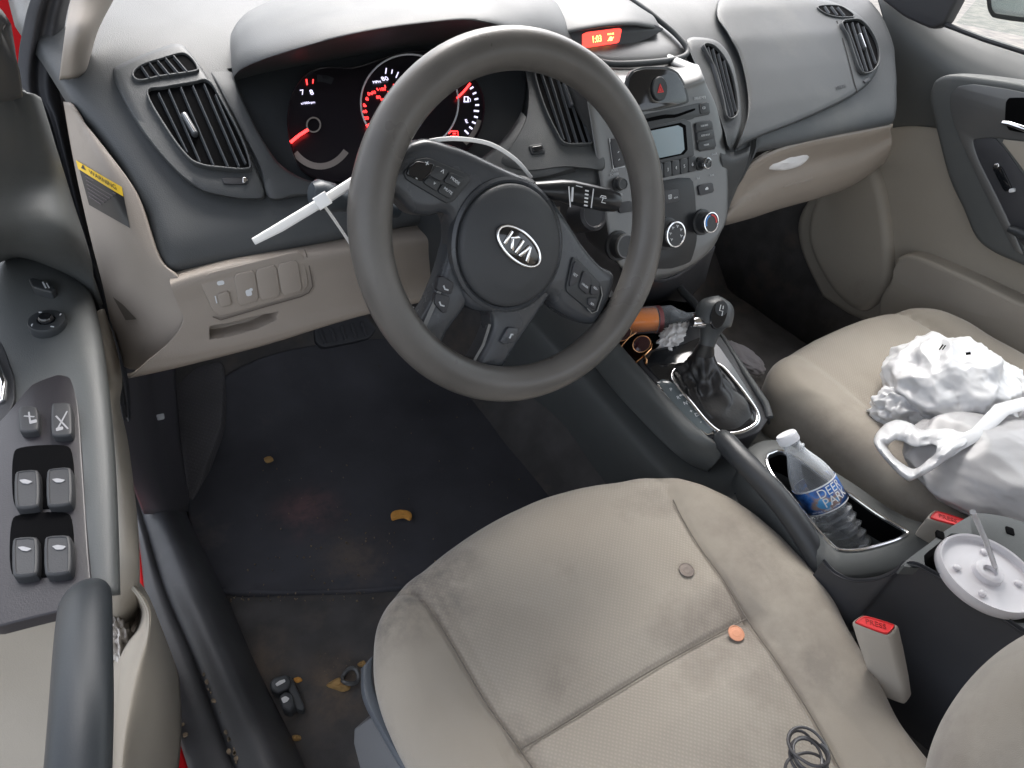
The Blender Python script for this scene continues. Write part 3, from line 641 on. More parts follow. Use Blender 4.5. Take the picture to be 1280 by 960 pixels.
g = G(); f = frameD(294, 228, .013); g.prism(f, lp(f, [(277, 224), (279, 223), (308, 222), (311, 226), (308, 231), (280, 231)], 0, 1), -.003, .0016, .0006); s = g.build('vent_slider', M['dark'], dash)
g = G(); g.prism(f, lp(f, [(303, 223), (308, 223), (310, 227), (306, 230), (303, 230)], .001, 1), .001, .004, .0008); g.build('slider_tab', M['chrome'], s)
# seam lines
seam = mat('panel_gap', (.006, .006, .007), .9)
# cluster
g = G(); pad(g, outl([(290, 92), (330, 66), (400, 54), (520, 34), (620, 44), (655, 88), (652, 140), (630, 174), (590, 205), (520, 222), (440, 233), (400, 231), (372, 223), (348, 206), (330, 182), (312, 150), (299, 118)], 5), -.010, 2, sink=-.024)
g.build('cluster_panel', M['dash_smooth'], dash)
g = G(); pad(g, outl([(359, 152), (364, 120), (380, 95), (402, 84), (440, 84), (468, 76), (500, 66), (535, 64), (570, 78), (595, 100), (606, 130), (600, 165), (580, 190), (520, 206), (455, 215), (430, 226), (402, 226), (376, 212), (364, 185)], 5), -.0075, 3, sink=-.014)
cl = g.build('gauge_face', M['dial'], dash)
def lowarc(cx, cy, rx, ry, a0, a1, n=14): return [(cx+rx*math.cos(math.radians(a0+(a1-a0)*k/n)), cy-ry*math.sin(math.radians(a0+(a1-a0)*k/n))) for k in range(n+1)]
H = -.0071
g = G(); ribbon(g, lowarc(400, 150, 44, 58, 318, 225), 8, 'D', H); g.build('dial_ring_segment', M['dialring'], cl); g = G(); ribbon(g, lowarc(400, 150, 42, 52, 95, 68), 9, 'D', H); g.build('dial_ring_segment', M['dark'], cl); g = G(); ribbon(g, lowarc(545, 135, 56, 58, 345, 310), 6, 'D', H); g.build('dial_ring_segment', M['dialring'], cl)
g = G(); ribbon(g, lowarc(392, 156, 8.5, 9, 0, 360, 30), 2, 'D', H+.002, .002); g.build('needle_cap_ring', M['dialring'], cl)
g = G(); ribbon(g, [(385, 162), (374, 169), (363, 178)], 4, 'D', H+.003, .0012); g.build('needle', M['lit_red'], cl); g = G(); ribbon(g, [(571, 123), (580, 114), (588, 104)], 2.6, 'D', H+.002, .001); g.build('needle', M['lit_red'], cl); g = G(); ribbon(g, [(458, 158), (470, 150)], 3, 'D', H+.002, .001); g.build('needle', M['lit_red'], cl)
# speedometer hoop
g = G(); hoop = lowarc(512, 128, 61, 60, 208, -48, 40)
g.tube([W(x, y, 'D', H+.003) for x, y in hoop], .0011, 8); g.build('speedometer_hoop', M['print'], cl)
def txtD(g, s, px, py, size, off=H, rot=0, mi=0, sx=1.):
    size *= 1.25
    f = frameD(px, py, off); g.text(f, s, 0, 0, size, .0006, rot, mi, sx=sx); return g
g = G(); txtD(g, '7', 378, 116, .0075); txtD(g, '8', 389.5, 116, .0075); txtD(g, 'x1000rpm', 385, 129, .0032); txtD(g, '80', 481, 99, .0075); txtD(g, 'MPH', 471, 103, .0042)
for k, (x, y, x2, y2) in enumerate(((483, 85, 482, 92), (490.5, 87, 489.5, 92), (498, 90, 495, 97), (505, 94, 502, 100), (579, 94, 575, 98), (583, 99, 579.5, 103))): ribbon(g, [(x, y), (x2, y2)], 1.4, 'D', H, .0004)
for k in range(9):
    a = math.radians(32-k*9.5); c, s = math.cos(a), math.sin(a); L2 = 6.5 if k in (4, 8) else 4.8
    ribbon(g, [(551+48*c, 134-48*s), (551+(48-L2)*c, 134-(48-L2)*s)], 2, 'D', H, .0004)
for k in range(5): ribbon(g, [(521.5+k*.3, 142+k*3.6), (525+k*.3, 142.5+k*3.6)], 1.2, 'D', H, .0004)
txtD(g, 'E', 583, 152, .006); g.build('gauge_marking', M['lit_white'], cl)
g = G(); ribbon(g, [(580.5, 127), (580.5, 121), (585, 121), (585, 127)], 1.6, 'D', H, .0004); ribbon(g, [(579.5, 127), (586.5, 127)], 1.5, 'D', H, .0004); ribbon(g, [(586, 122), (588, 124), (588, 127)], .8, 'D', H, .0004); g.build('fuel_symbol', M['lit_white'], cl)
g = G()
for s, x, y in (('60', 467, 116), ('80', 473, 122), ('40', 456, 140), ('20', 458, 148), ('100', 478, 112), ('120', 488, 116), ('km/h', 481, 124)): txtD(g, s, x, y, .0046)
for (x, y) in ((459, 124), (455.5, 132), (461, 118)): txtD(g, '0', x, y, .0052)
for k in range(7):
    a = math.radians(175-k*17); c, s = math.cos(a), math.sin(a); ribbon(g, [(492+38*c, 135-30*s), (492+34*c, 135-26.5*s)], 1.3, 'D', H, .0004)
ribbon(g, [(383, 99), (384, 106)], 1.6, 'D', H, .0004); ribbon(g, [(391.5, 99), (391, 104)], 1.3, 'D', H, .0004)
ribbon(g, [(561, 167), (564, 164), (572, 164), (573, 170), (563, 170)], 1.4, 'D', H, .0004); ribbon(g, [(566, 167), (570, 167)], 1.6, 'D', H, .0004)
g.build('lit_scale', M['lit_red'], cl)
# surround strips round the cluster
def strip(g, outer, inner, h, hin, seg=6):
    o_ = cr([V(p) for p in outer], seg, False); i_ = cr([V(p) for p in inner], seg, False)
    rows = []
    for t, hh in ((0, -.004), (.0, .004), (.06, h*.85), (.15, h), (.5, h), (.85, h), (.95, h-.001), (1, h-.005), (1, hin)):
        rows.append([W(*(a.lerp(b, t)), 'D', hh if hh < 0 else hh*(lambda q: q*q*(3-2*q))(min(1, .02+k/26))) for k, (a, b) in enumerate(zip(o_, i_))])
    g.rings(rows, closed=False); return g
g = G(); strip(g, [(222, 46), (262, 92), (288, 138), (308, 178), (325, 213), (336, 249), (370, 246), (400, 244), (450, 239), (520, 238), (600, 232), (680, 224), (720, 214)],
      [(289, 62), (292, 92), (300, 118), (320, 160), (334, 184), (350, 205), (374, 221), (405, 230), (440, 230), (520, 221), (588, 204), (628, 175), (652, 140)], .0125, -.012)
g.build('cluster_surround', M['dash'], dash, 50)
g = G(); pad(g, outl([(658, 80), (690, 72), (722, 84), (742, 115), (750, 160), (757, 210), (735, 212), (705, 210), (660, 215), (625, 205), (640, 180), (656, 150), (660, 115)]), .0135, 3)
g.build('centre_vent_surround', M['dash'], dash, 50)
vent(frameD(706, 132, .0135), [(668, 87), (684, 82), (700, 90), (714, 104), (729, 127), (739, 163), (739, 178), (725, 181), (704, 180), (694, 165), (684, 145), (673, 115)],
     [((674, 86), (704, 176)), ((683, 85), (712, 179)), ((693, 88), (721, 180)), ((703, 96), (730, 180)), ((714, 106), (737, 178))], ((704, 104), (714, 134)))
g = G(); f = frameD(671, 187, .0135); g.prism(f, rr(0, 0, .022, .013, .003), -.003, .002, .001); k = g.build('dimmer_button', M['dash_smooth'], dash); g = G(); g.prism(f, rr(0, 0, .016, .007, .002), .001, .0035, .001); g.build('button_face', M['gloss'], k)
# hood over the gauges
E_ = [(291, 96, .235), (302, 84, .215), (332, 71, .195), (400, 50, .18), (460, 36, .175), (520, 27, .175), (580, 22, .175), (620, 28, .18), (645, 42, .19), (664, 62, .21), (670, 80, .24)]
e = [W(x, y, 'y', q) for x, y, q in E_]
bk = [W(x, y, 'D', .012) for x, y in [(289, 42), (300, 24), (322, 8), (380, -14), (450, -30), (520, -38), (590, -36), (640, -24), (690, -2), (712, 30), (716, 62)]]
ud = [W(x, y, 'D', -.020) for x, y in [(296, 104), (310, 100), (336, 93), (400, 81), (460, 70), (520, 60), (580, 58), (625, 64), (645, 76), (656, 92), (658, 104)]]
g = G(); g.patch([[p+V((0, .01, -.02)) for p in bk], bk, [a.lerp(b, .45)+V((0, 0, .010)) for a, b in zip(bk, e)], [a.lerp(b, .85)+V((0, 0, .007)) for a, b in zip(bk, e)], e, [p+V((0, .012, -.007)) for p in e], [a.lerp(b, .5)+V((0, 0, .004)) for a, b in zip(e, ud)], ud], 6, 6)
g.build('gauge_hood', M['dash'], dash, 50)
# clock pod
ring = [(780, -6), (803, 8), (826, 27), (845, 43), (858, 59), (857, 69), (838, 75), (795, 79), (760, 79), (738, 72), (716, 58), (695, 41), (676, 22), (664, 4), (690, -20), (740, -26)]
g = G(); g.tube([W(p.x, p.y, 'D', .012) for p in outl(ring, 5)], .0042, 10, closed=True); g.build('clock_pod_rim', M['dash'], dash)
g = G(); pad(g, outl(ring, 4), .006, 3); g.build('clock_pod_floor', M['silver'], dash)
vf = [(700, 43, .287), (728, 36, .276), (760, 31, .272), (795, 30, .274), (824, 36, .285)]
vb = [(668, 0), (700, -16), (740, -22), (772, -10), (806, 14)]
ev = [W(*p[:2], 'y', p[2]) for p in vf]; bv = [W(*p, 'D', .010) for p in vb]
g = G(); g.patch([bv, [a.lerp(b, .5)+V((0, 0, .006)) for a, b in zip(bv, ev)], [a.lerp(b, .9)+V((0, 0, .004)) for a, b in zip(bv, ev)], ev, [p+V((0, .006, -.004)) for p in ev], [p+V((0, .04, -.004)) for p in ev]], 6, 6); g.build('clock_hood', M['dash'], dash, 50)
fc = Frame(W(755, 62, 'D', .006)+V((0, .006, 0)), (1, 0, 0), (0, -.93, .36))
g = G(); g.prism(fc, lp(fc, [(696, 46), (728, 30), (760, 24), (800, 24), (832, 36), (815, 46), (790, 56), (745, 66), (722, 66)], 0, 2), -.02, 0, .0005); ck = g.build('clock_display', M['dark'], dash)
g = G(); g.prism(fc, lp(fc, [(728, 41), (774, 35), (777, 37), (774, 52), (771, 54), (731, 60), (728, 58)], .0006, 1), -.002, .0008, 0); g.build('lit_panel', M['lcd_red'], ck)
g = G(); a = fc.loc(746, 49, .001); g.text(fc, '1:03', a[0], a[1], .0125, .0010, .05, sx=.85); a = fc.loc(763.5, 42.5, .001); g.text(fc, 'PASS AIR', a[0], a[1], .0030, .0010, .05)
a = V(fc.loc(763.5, 48.5, .001)); g.prism(fc, [V((a.x+.0035*math.cos(t), a.y+.0028*math.sin(t))) for t in [2*PI*k/14 for k in range(14)]], .0008, .0012, 0); g.prism(fc, rr(a.x, a.y-.0002, .012, .0012, .0004, .35), .0008, .0013, 0); g.build('clock_digits', M['lcd_y'], ck)
# centre stack
FS = Frame((.36, .136, .694), (1, 0, 0), (0, -1, .45))
fs = lambda *p: [W(x, y, FS, 0) for x, y in p]
g = G(); rows = [[W(x, y, 'D', .002) for x, y in [(712, 66), (740, 80), (765, 84), (795, 84), (835, 80), (856, 71)]],
    [W(x, y, 'D', .020) for x, y in [(720, 78), (745, 88), (770, 91), (800, 90), (838, 86), (862, 80)]],
    [p.lerp(q, .5)+V((0, 0, .007)) for p, q in zip([W(x, y, 'D', .020) for x, y in [(720, 78), (745, 88), (770, 91), (800, 90), (838, 86), (862, 80)]], fs((732, 105), (752, 112), (775, 114), (805, 112), (846, 107), (878, 97)))], fs((732, 105), (752, 112), (775, 114), (805, 112), (846, 107), (878, 97)), fs((734, 116), (753, 123), (776, 125), (806, 123), (848, 118), (882, 108)), fs((741, 160), (758, 165), (780, 166), (815, 162), (860, 152), (896, 142)),
    fs((751, 225), (766, 232), (788, 234), (824, 230), (874, 220), (907, 205)), fs((760, 285), (773, 293), (792, 295), (828, 292), (878, 283), (908, 268)),
    fs((768, 320), (780, 332), (798, 336), (832, 334), (872, 316), (899, 294)), [W(x, y, FS, -.008) for x, y in [(774, 332), (785, 342), (803, 349), (832, 347), (866, 332), (892, 308)]], [W(x, y, FS, -.04) for x, y in [(776, 330), (788, 341), (803, 347), (832, 345), (866, 330), (890, 306)]]]
rows = [[r_[0]+V((0, .07, 0)), r_[0]+V((0, .012, 0))]+r_+[r_[-1]+V((0, .012, 0)), r_[-1]+V((0, .07, 0))] for r_ in rows]
g.patch(rows, 6, 6); st = g.build('centre_stack', M['silver'], dash, 50)
def plate(name, px, h, m, bev=.0006, h0=-.004, ch=1, parent=None, n=0, dish=0):
    g = G(); g.prism(FS, lp(FS, px, h, ch, n), h0, h, bev, dish=dish); return g.build(name, m, parent or st)
def fstxt(g, s, x, y, size, h, rot=0, sx=1.): h += .0009; size *= 1.15; a = FS.loc(x, y, h); g.text(FS, s, a[0], a[1], size, h, rot, sx=sx)
plate('trim_border', [(784, 141), (782, 112), (785, 96), (790, 88), (804, 83), (834, 83), (848, 90), (856, 103), (863, 129), (824, 138)], .0012, M['dash_smooth'], ch=2)
hz = plate('hazard_panel', [(787, 140), (785, 112), (788, 97), (793, 89), (805, 86), (833, 86), (846, 92), (854, 105), (860, 128), (823, 136)], .0020, M['gloss'], ch=2)
a = FS.loc(824, 111, .003); g = G(); g.lathe(FS, [(.0135, .0), (.0135, .0045), (.0125, .0055), (.0001, .0048)], cx=a[0], cy=a[1], sy=1.15, cap0=False); hb = g.build('hazard_button', M['dash_smooth'], st)
g = G(); c = V(a); T = [V((c.x-.0058, c.y-.0052)), V((c.x+.0058, c.y-.0052)), V((c.x, c.y+.0062))]; T2 = [V((c.x-.0036, c.y-.0038)), V((c.x+.0036, c.y-.0038)), V((c.x, c.y+.0034))]
g.ring(FS, T, T2, .004, .0060, .0001); T3 = [V((c.x-.0022, c.y-.003)), V((c.x+.0022, c.y-.003)), V((c.x, c.y+.0012))]; g.prism(FS, T3, .004, .0058, 0); g.build('triangle', M['red_print'], hb)
rd = plate('cd_surround', [(797, 145), (886, 126), (888, 143), (868, 147), (866, 149), (802, 163)], .0022, M['dash_smooth'], ch=1)
plate('disc_slot', [(799, 150), (830, 143), (845, 143), (869, 135), (869, 138), (845, 147), (832, 148), (800, 154)], .0027, M['void'], 0, ch=1)
b = plate('eject_button', [(874, 130), (885, 127), (887, 141), (876, 143)], .0032, M['dash_smooth'], ch=1); g = G(); fstxt(g, 'CD', 880, 135, .0040, .0033); g.build('lettering', M['print'], b)
plate('display_frame', [(801, 161), (863, 147), (868, 193), (866, 196), (816, 206), (806, 206)], .0030, M['dash_smooth'], ch=1)
plate('display_recess', [(804, 163), (857, 152), (860, 192), (814, 202)], .0036, M['void'], 0, ch=1)
plate('radio_display', [(806, 165), (853, 155.5), (856, 191), (812, 200)], .0040, M['lcd'], 0, ch=1)
for k, n_ in enumerate('123456'):
    x0 = 809+k*10.3; y0 = 207.5-k*2.15
    b = plate('preset_button', [(x0, y0), (x0+9.6, y0-2), (x0+10.4, y0+17), (x0+.8, y0+19)], .0045, M['dash_smooth'], .0008, ch=1)
    g = G(); fstxt(g, n_, x0+5.3, y0+9, .0058, .0047); g.build('lettering', M['print'], b)
plate('lower_gloss_panel', [(804, 230), (868, 219), (872, 300), (864, 328), (840, 336), (812, 336)], .0018, mat('satin_black', (.012, .013, .015), .28, spec=.35), ch=2)
plate('side_button_bank', [(868, 154), (890, 149), (896, 186), (873, 190)], .0022, M['dark'], ch=1)
for k, s in enumerate(('SCAN INFO', 'AUDIO SETUP', 'FOLDER')):
    y = 153.5+k*12; x = 870+k*1.3
    b = plate('audio_button', [(x, y), (x+19.5, y-3.8), (x+21, y+7), (x+1, y+11)], .0040, M['dash_smooth'], .0008, ch=1); g = G(); fstxt(g, s, x+10.5, y+3.5, .0031, .0041, sx=.8); g.build('lettering', M['print'], b)
g = G(); fstxt(g, 'CLOCK', 893, 192.5, .003, .0008); fstxt(g, 'FILE', 873, 223, .003, .0008); fstxt(g, 'TUNE', 890, 219, .003, .0008); fstxt(g, 'SIRIUS MP3', 875, 122.5, .0042, .0008); fstxt(g, 'PUSH', 768, 213, .0038, .0008); fstxt(g, 'POWER', 768, 218, .0038, .0008); fstxt(g, 'VOL', 776, 243, .0034, .0008); g.build('lettering', M['print'], st)
def knob(x, y, r, h, name='knob', ringm='chrome', base=.0, sy=1.0):
    a = FS.loc(x, y, h); n_ = 48
    g = G(); g.lathe(FS, [(r*1.22, -.002), (r*1.22, base+.003), (r*1.1, base+.004)], n=n_, cx=a[0], cy=a[1], sy=sy, cap0=False, cap1=True)
    g.lathe(FS, [(r*1.0, base), (r*.97, h*.9), (r*.95, h)], n=n_, cx=a[0], cy=a[1], sy=sy, cap0=False); k = g.build(name, M['dash_smooth'], st)
    g = G(); g.lathe(FS, [(r*.985, h*.80), (r*1.0, h*.92), (r*.95, h+.0008), (r*.86, h+.001), (r*.82, h-.0006)], n=n_, cx=a[0], cy=a[1], sy=sy, cap0=False, cap1=False); g.build('trim_ring', M[ringm], k)
    g = G(); g.lathe(FS, [(r*.83, h*.6), (r*.83, h-.0004), (.0001, h+.0002)], n=n_, cx=a[0], cy=a[1], sy=sy, cap0=False); g.build('knob_face', M['dash_smooth'], k)
    return k, a
k, a = knob(884.5, 204, .0080, .016); g = G(); g.prism(FS, rr(a[0]+.001, a[1]+.001, .009, .0045, .001, .7), .015, .0166, .0002); g.build('knob_mark', M['gloss'], k)
k, a = knob(845, 293, .0195, .020); g = G(); 
for q in range(6):
    t = math.radians(215-q*48); x_, y_ = a[0]+.0112*math.cos(t), a[1]+.0112*math.sin(t)
    g.prism(FS, rr(x_, y_, .0030, .0009, .0003, .9), .0196, .0206, 0); g.prism(FS, rr(x_-.0012, y_+.0016, .0009, .0030, .0003, .5), .0196, .0206, 0); g.prism(FS, rr(x_+.0016, y_+.0012, .0022, .0008, .0003, -.6), .0196, .0206, 0)
g.build('airflow_symbols', M['print'], k)
k, a = knob(889, 278, .0160, .020)
g = G(); ar = lambda t0, t1, r1, r2: [V((a[0]+r1*math.cos(t), a[1]+r1*math.sin(t))) for t in [t0+(t1-t0)*i/12 for i in range(13)]]+[V((a[0]+r2*math.cos(t), a[1]+r2*math.sin(t))) for t in [t1+(t0-t1)*i/12 for i in range(13)]]
g.prism(FS, ar(1.75, 3.5, .0095, .0118), .0195, .0206, 0, 0); g.prism(FS, ar(1.45, -.2, .0095, .0118), .0195, .0206, 0, 1); g.build('temperature_scale', [M['blue'], M['red_print']], k)
knob(783, 308, .0175, .020, ringm='silver')
knob(779, 230, .0080, .012, ringm='silver')
b = plate('air_recirculation_button', [(873, 232), (891, 228), (893, 240), (875, 245)], .0032, M['dark'], ch=1)
g = G(); a = FS.loc(884, 236, .004); g.prism(FS, rr(a[0], a[1], .0065, .0028, .0012), .0028, .0034, 0); g.prism(FS, rr(a[0]+.0003, a[1]+.0016, .0035, .002, .0008), .0028, .0035, 0); g.build('symbol', M['print'], b)
b = plate('rear_demister_button', [(823, 240), (848, 235), (850, 251), (826, 257)], .0034, M['dark'], ch=1)
g = G(); a = FS.loc(838, 246, .004); g.ring(FS, rr(a[0], a[1], .0070, .0062, .0014), rr(a[0], a[1], .0052, .0044, .001), .0030, .0036, .0001)
for q in (-1, 0, 1): g.prism(FS, rr(a[0]+q*.0014, a[1]-.0004, .0006, .0046, .0003), .0030, .0037, 0)
fstxt(g, 'REAR', 845, 247, .0030, .0036); g.build('symbol', M['print'], b)
b = plate('tuner_bank', [(763, 174), (778, 171), (783, 206), (768, 210)], .0030, M['dark'], ch=1); g = G(); a = FS.loc(773, 190, .003)
for q in (0, 1): g.prism(FS, rr(a[0], a[1]-q*.010, .003, .0009, .0003, .6), .0028, .0034, 0)
g.build('lettering', M['print'], b)
g = G(); ribbon(g, [(762, 173), (767, 211), (781, 208)], 1.6, FS, .0008, .0006); g.build('bank_outline', M['print'], b)
plate('blank_button', [(772, 254), (790, 251), (792, 264), (775, 267)], .003, M['dark'], ch=1)
# right centre vent and its pod
g = G(); pad(g, outl([(858, 50), (880, 47), (900, 54), (915, 76), (924, 115), (927, 148), (923, 168), (912, 188), (905, 165), (889, 120), (868, 80)]), .016, 3); g.build('right_vent_surround', M['dash'], dash, 50)
vent(frameD(900, 105, .016), [(879, 58), (892, 61), (906, 79), (915, 103), (920, 137), (915, 148), (907, 147), (903, 127), (893, 89), (883, 69)],
     [((884, 60), (908, 145)), ((890, 62), (912, 147)), ((897, 68), (916, 146)), ((904, 77), (919, 140))], None)
# passenger pad
g = G(); pad(g, outl([(920, 187), (942, 174), (1005, 149), (1040, 133), (1067, 119), (1088, 102), (1099, 80), (1098, 58), (1088, 34), (1070, 16), (1040, 2), (1000, -8), (950, -16), (905, -8), (895, 18), (910, 44), (924, 72), (933, 110), (934, 145), (924, 175)]), .011, 4, rings=14); g.build('airbag_pad', M['dash'], dash, 50)
vent(frameD(1075, 62, .011), [(1051, 31), (1062, 27), (1074, 28), (1086, 41), (1095, 60), (1096, 78), (1088, 90), (1075, 91), (1067, 72), (1060, 50)],
     [((1057, 30), (1078, 90)), ((1064, 29), (1083, 90)), ((1071, 30), (1089, 88)), ((1078, 34), (1094, 80))], ((1073, 43), (1080, 62)))
vent(frameD(1044, 15, .011), [(1022, 10), (1034, 8), (1049, 9), (1060, 15), (1066, 21), (1055, 22), (1042, 21), (1030, 17)], [((1030, 9), (1036, 18)), ((1038, 9), (1046, 20)), ((1046, 10), (1055, 21))], None, 'demister_vent', .006)
g = G(); f = frameD(1083, 101, .011); g.prism(f, rr(0, 0, .02, .006, .002, .25), -.002, .002, .0006); g.build('vent_slider', M['dark'], dash)
g = G(); ribbon(g, [(1046, 26), (1054, 50), (1062, 80), (1068, 104), (1072, 116)], 1.5, 'D', .0112, .0003); g.build('panel_gap', seam, dash)
g = G(); txtD(g, 'AIRBAG', 1051, 109, .007, .0112, .1); g.build('lettering', M['dark'], dash)
g = G(); g.patch([[W(x, y, 'D', .002) for x, y in [(898, 180), (915, 190), (938, 182)]], [W(x, y, 'D', .012) for x, y in [(902, 200), (916, 202), (937, 192)]], [W(905, 228, 'y', .112), W(917, 222, 'y', .112), W(933, 206, 'y', .114)], [W(907, 262, 'y', .125), W(914, 246, 'y', .124), W(928, 220, 'y', .124)], [W(906, 280, 'y', .145), W(912, 258, 'y', .145), W(926, 226, 'y', .145)], [W(905, 282, 'y', .20), W(911, 260, 'y', .20), W(925, 228, 'y', .20)]], 6, 6); g.build('lower_band_end', M['dash'], dash, 50, solid=.003)
# beige end cap with warning label
g = G(); g.patch([[W(79, 127, 'y', .30), W(83, 128, 'y', .28), W(87, 131, 'D', -.004)],
    [W(88, 180, 'y', .27), W(112, 175, 'y', .235), W(135, 190, 'D', -.004)],
    [W(100, 240, 'y', .25), W(138, 235, 'y', .20), W(172, 244, 'D', -.004)],
    [W(115, 305, 'y', .23), W(160, 300, 'y', .165), W(199, 322, 'D', -.004)],
    [W(128, 355, 'y', .215), W(180, 350, 'y', .14), W(224, 350, 'y', .108)],
    [W(138, 400, 'y', .205), W(185, 395, 'y', .13), W(234, 388, 'y', .100)],
    [W(150, 440, 'y', .195), W(178, 432, 'y', .13), W(216, 434, 'y', .105)],
    [W(155, 458, 'y', .19), W(166, 462, 'y', .15), W(184, 458, 'y', .12)]], 6, 6)
ec = g.build('end_cap', M['beige'], dash, 50, solid=.003); ECS = Surf(ec)
def decal(g, q, h, m=0, nx=10, ny=8, th=.0004):
    q = [V(p) for p in q]; A_g = [[q[0].lerp(q[1], i/nx).lerp(q[3].lerp(q[2], i/nx), j/ny) for i in range(nx+1)] for j in range(ny+1)]
    g.rings([[W(p.x, p.y, ECS, h) for p in r] for r in A_g], closed=False, mi=m); return g
fe = frame3(W(97, 201, 'y', .254), W(153, 235, 'y', .183), W(112, 256, 'y', .236)); 
fe = Frame(fe.o, fe.ex, fe.n if fe.n.dot(CC-fe.o) > 0 else -fe.n)
def fel(pts, h): return lp(fe, pts, h, 0)
g = G(); decal(g, [(97, 201), (153, 235), (163, 285), (112, 256)], .0006); wl = g.build('warning_label', M['label_k'], dash)
g = G(); decal(g, [(96, 200), (153, 234), (155, 246), (99, 211)], .0010); g.build('yellow_band', M['yellow'], wl)
g = G(); tt = G(); tt.text(Frame((0, 0, 0), (1, 0, 0), (0, 0, 1)), 'WARNING', 0, 0, 1, 0, ext=0); da = V((1, .62)).normalized(); db = V((.28, 1))*-1
g.v = [tuple(W(130+da.x*x*8.2+db.x*y*8.5, 225+da.y*x*8.2+db.y*y*8.5, ECS, .0014)) for x, y, z in tt.v]; g.f = tt.f; g.m = tt.m; g.rings([[W(103, 210, ECS, .0014), W(109, 213, ECS, .0014)], [W(105.2, 205.6, ECS, .0014), W(105.6, 206, ECS, .0014)]], closed=False); g.build('lettering', M['label_k'], wl)
g = G()
for k in range(6):
    p1 = V((108+k*.9, 220+k*5)); p2 = p1+V((38-k*4.5, 23-k*2.5)); ribbon(g, [tuple(p1), tuple(p2)], .9, ECS, .0010, .0003)
g.build('fine_print', mat('fine_print', (.12, .10, .11), .6), wl)
# slot in the end cap, its inner shade put into a flat dark decal
g = G(); g.prism(fe, fel([(143, 373), (152, 381), (166, 392), (171, 400), (163, 403), (153, 394)], .003), -.03, .002, .001)
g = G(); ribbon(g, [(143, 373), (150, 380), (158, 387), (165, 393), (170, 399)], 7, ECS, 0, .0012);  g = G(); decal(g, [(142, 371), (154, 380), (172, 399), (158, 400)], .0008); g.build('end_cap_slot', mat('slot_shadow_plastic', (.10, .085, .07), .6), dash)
# beige knee panel
B0 = [(213, 342), (240, 333), (290, 320), (340, 312), (400, 304), (450, 296), (520, 286), (600, 278), (700, 262)]
FB = frame3(W(240, 340, 'y', .108), W(430, 306, 'y', .108), W(232, 440, 'y', .090)); 
FB = Frame(FB.o, FB.ex, FB.n if FB.n.dot(CC-FB.o) > 0 else -FB.n)
rows = [[W(x, y-4, 'D', -.012) for x, y in B0], [W(x, y+2, 'D', -.003) for x, y in B0], [W(x, y+14, FB, .002) for x, y in B0],
        [W(x, y, FB, .001) for x, y in [(222, 380), (255, 372), (300, 362), (350, 350), (410, 340), (460, 330), (530, 318), (610, 305), (705, 288)]],
        [W(x, y, FB, 0) for x, y in [(229, 400), (262, 398), (305, 388), (355, 376), (415, 362), (465, 352), (535, 340), (615, 326), (710, 306)]],
        [W(x, y, FB, -.001) for x, y in [(215, 425), (255, 422), (305, 410), (355, 398), (415, 384), (465, 374), (535, 360), (615, 344), (712, 322)]],
        [W(x, y, FB, -.001) for x, y in [(185, 452), (235, 446), (300, 432), (350, 419), (410, 402), (460, 389), (530, 373), (610, 355), (710, 334)]],
        [W(x, y, FB, -.010) for x, y in [(163, 472), (220, 460), (300, 440), (350, 426), (410, 407), (460, 393), (530, 377), (610, 359), (710, 338)]],
        [W(x, y, FB, -.05) for x, y in [(160, 470), (218, 457), (300, 437), (350, 423), (410, 404), (460, 390), (530, 374), (610, 356), (710, 335)]]]
REC = [(262, 408), (290, 403), (330, 393), (348, 390), (345, 400), (320, 412), (280, 422), (262, 424)]
def dseg2(x, y, a, b):
    ax_, ay_ = b[0]-a[0], b[1]-a[1]; t = max(0, min(1, ((x-a[0])*ax_+(y-a[1])*ay_)/(ax_*ax_+ay_*ay_))); return math.hypot(x-a[0]-t*ax_, y-a[1]-t*ay_)
def dent(p):
    px, py = PX(p)
    if inpoly(px, py, REC) and abs((p-FB.o).dot(FB.n)) < .02:
        dd = min(dseg2(px, py, REC[i-1], REC[i]) for i in range(len(REC))); return p-FB.n*.020*min(1, dd/3.5)
    return p
g = G(); g.patch(rows, 36, 20, fn=dent); g.build('knee_panel', M['beige'], dash, 35, solid=.003, off=-1)
def fbp(name, px, h, m, bev=.0008, parent=None, ch=1, h0=-.003): g = G(); g.prism(FB, lp(FB, px, h, ch), h0, h, bev); return g.build(name, m, parent or dash)
sb = fbp('switch_block', [(246, 345), (372, 314), (380, 320), (386, 356), (378, 367), (276, 396), (266, 388)], .0030, M['beige'], .001)
for q in range(3):
    x = 292+q*27.2; y = 343.5-q*6.2
    b = fbp('blank_switch', [(x, y), (x+26.2, y-6), (x+32, y+33), (x+6.5, y+39.5)], .0048, M['beige'], .001, sb)
    if q == 0:
        g = G(); a = FB.loc(311, 366, .005); g.prism(FB, rr(a[0], a[1], .006, .007, .002), .0040, .0052, 0); g.prism(FB, rr(a[0]+.003, a[1]+.003, .003, .003, .001), .004, .0053, 0); g.build('symbol', M['print'], b)
b = fbp('dimmer_switch', [(272, 368), (286, 364), (290, 381), (276, 385)], .006, M['beige'], .001, sb)
g = G(); a = FB.loc(276, 354, .004); g.prism(FB, rr(a[0], a[1], .007, .0045, .002), .0025, .0034, 0); g.build('symbol', M['print'], sb)
g = G(); ribbon(g, [(269, 370), (271, 379)], 1.5, FB, .0032, .0003); g.build('mark', M['print'], sb)
g = G(); ribbon(g, [(381, 312), (385, 325), (389, 345), (391, 358), (386, 366), (376, 371), (330, 384), (276, 400), (266, 396)], 1.4, FB, .0020, .0006); g.build('panel_gap', mat('beige_gap', (.12, .10, .085), .8), dash)
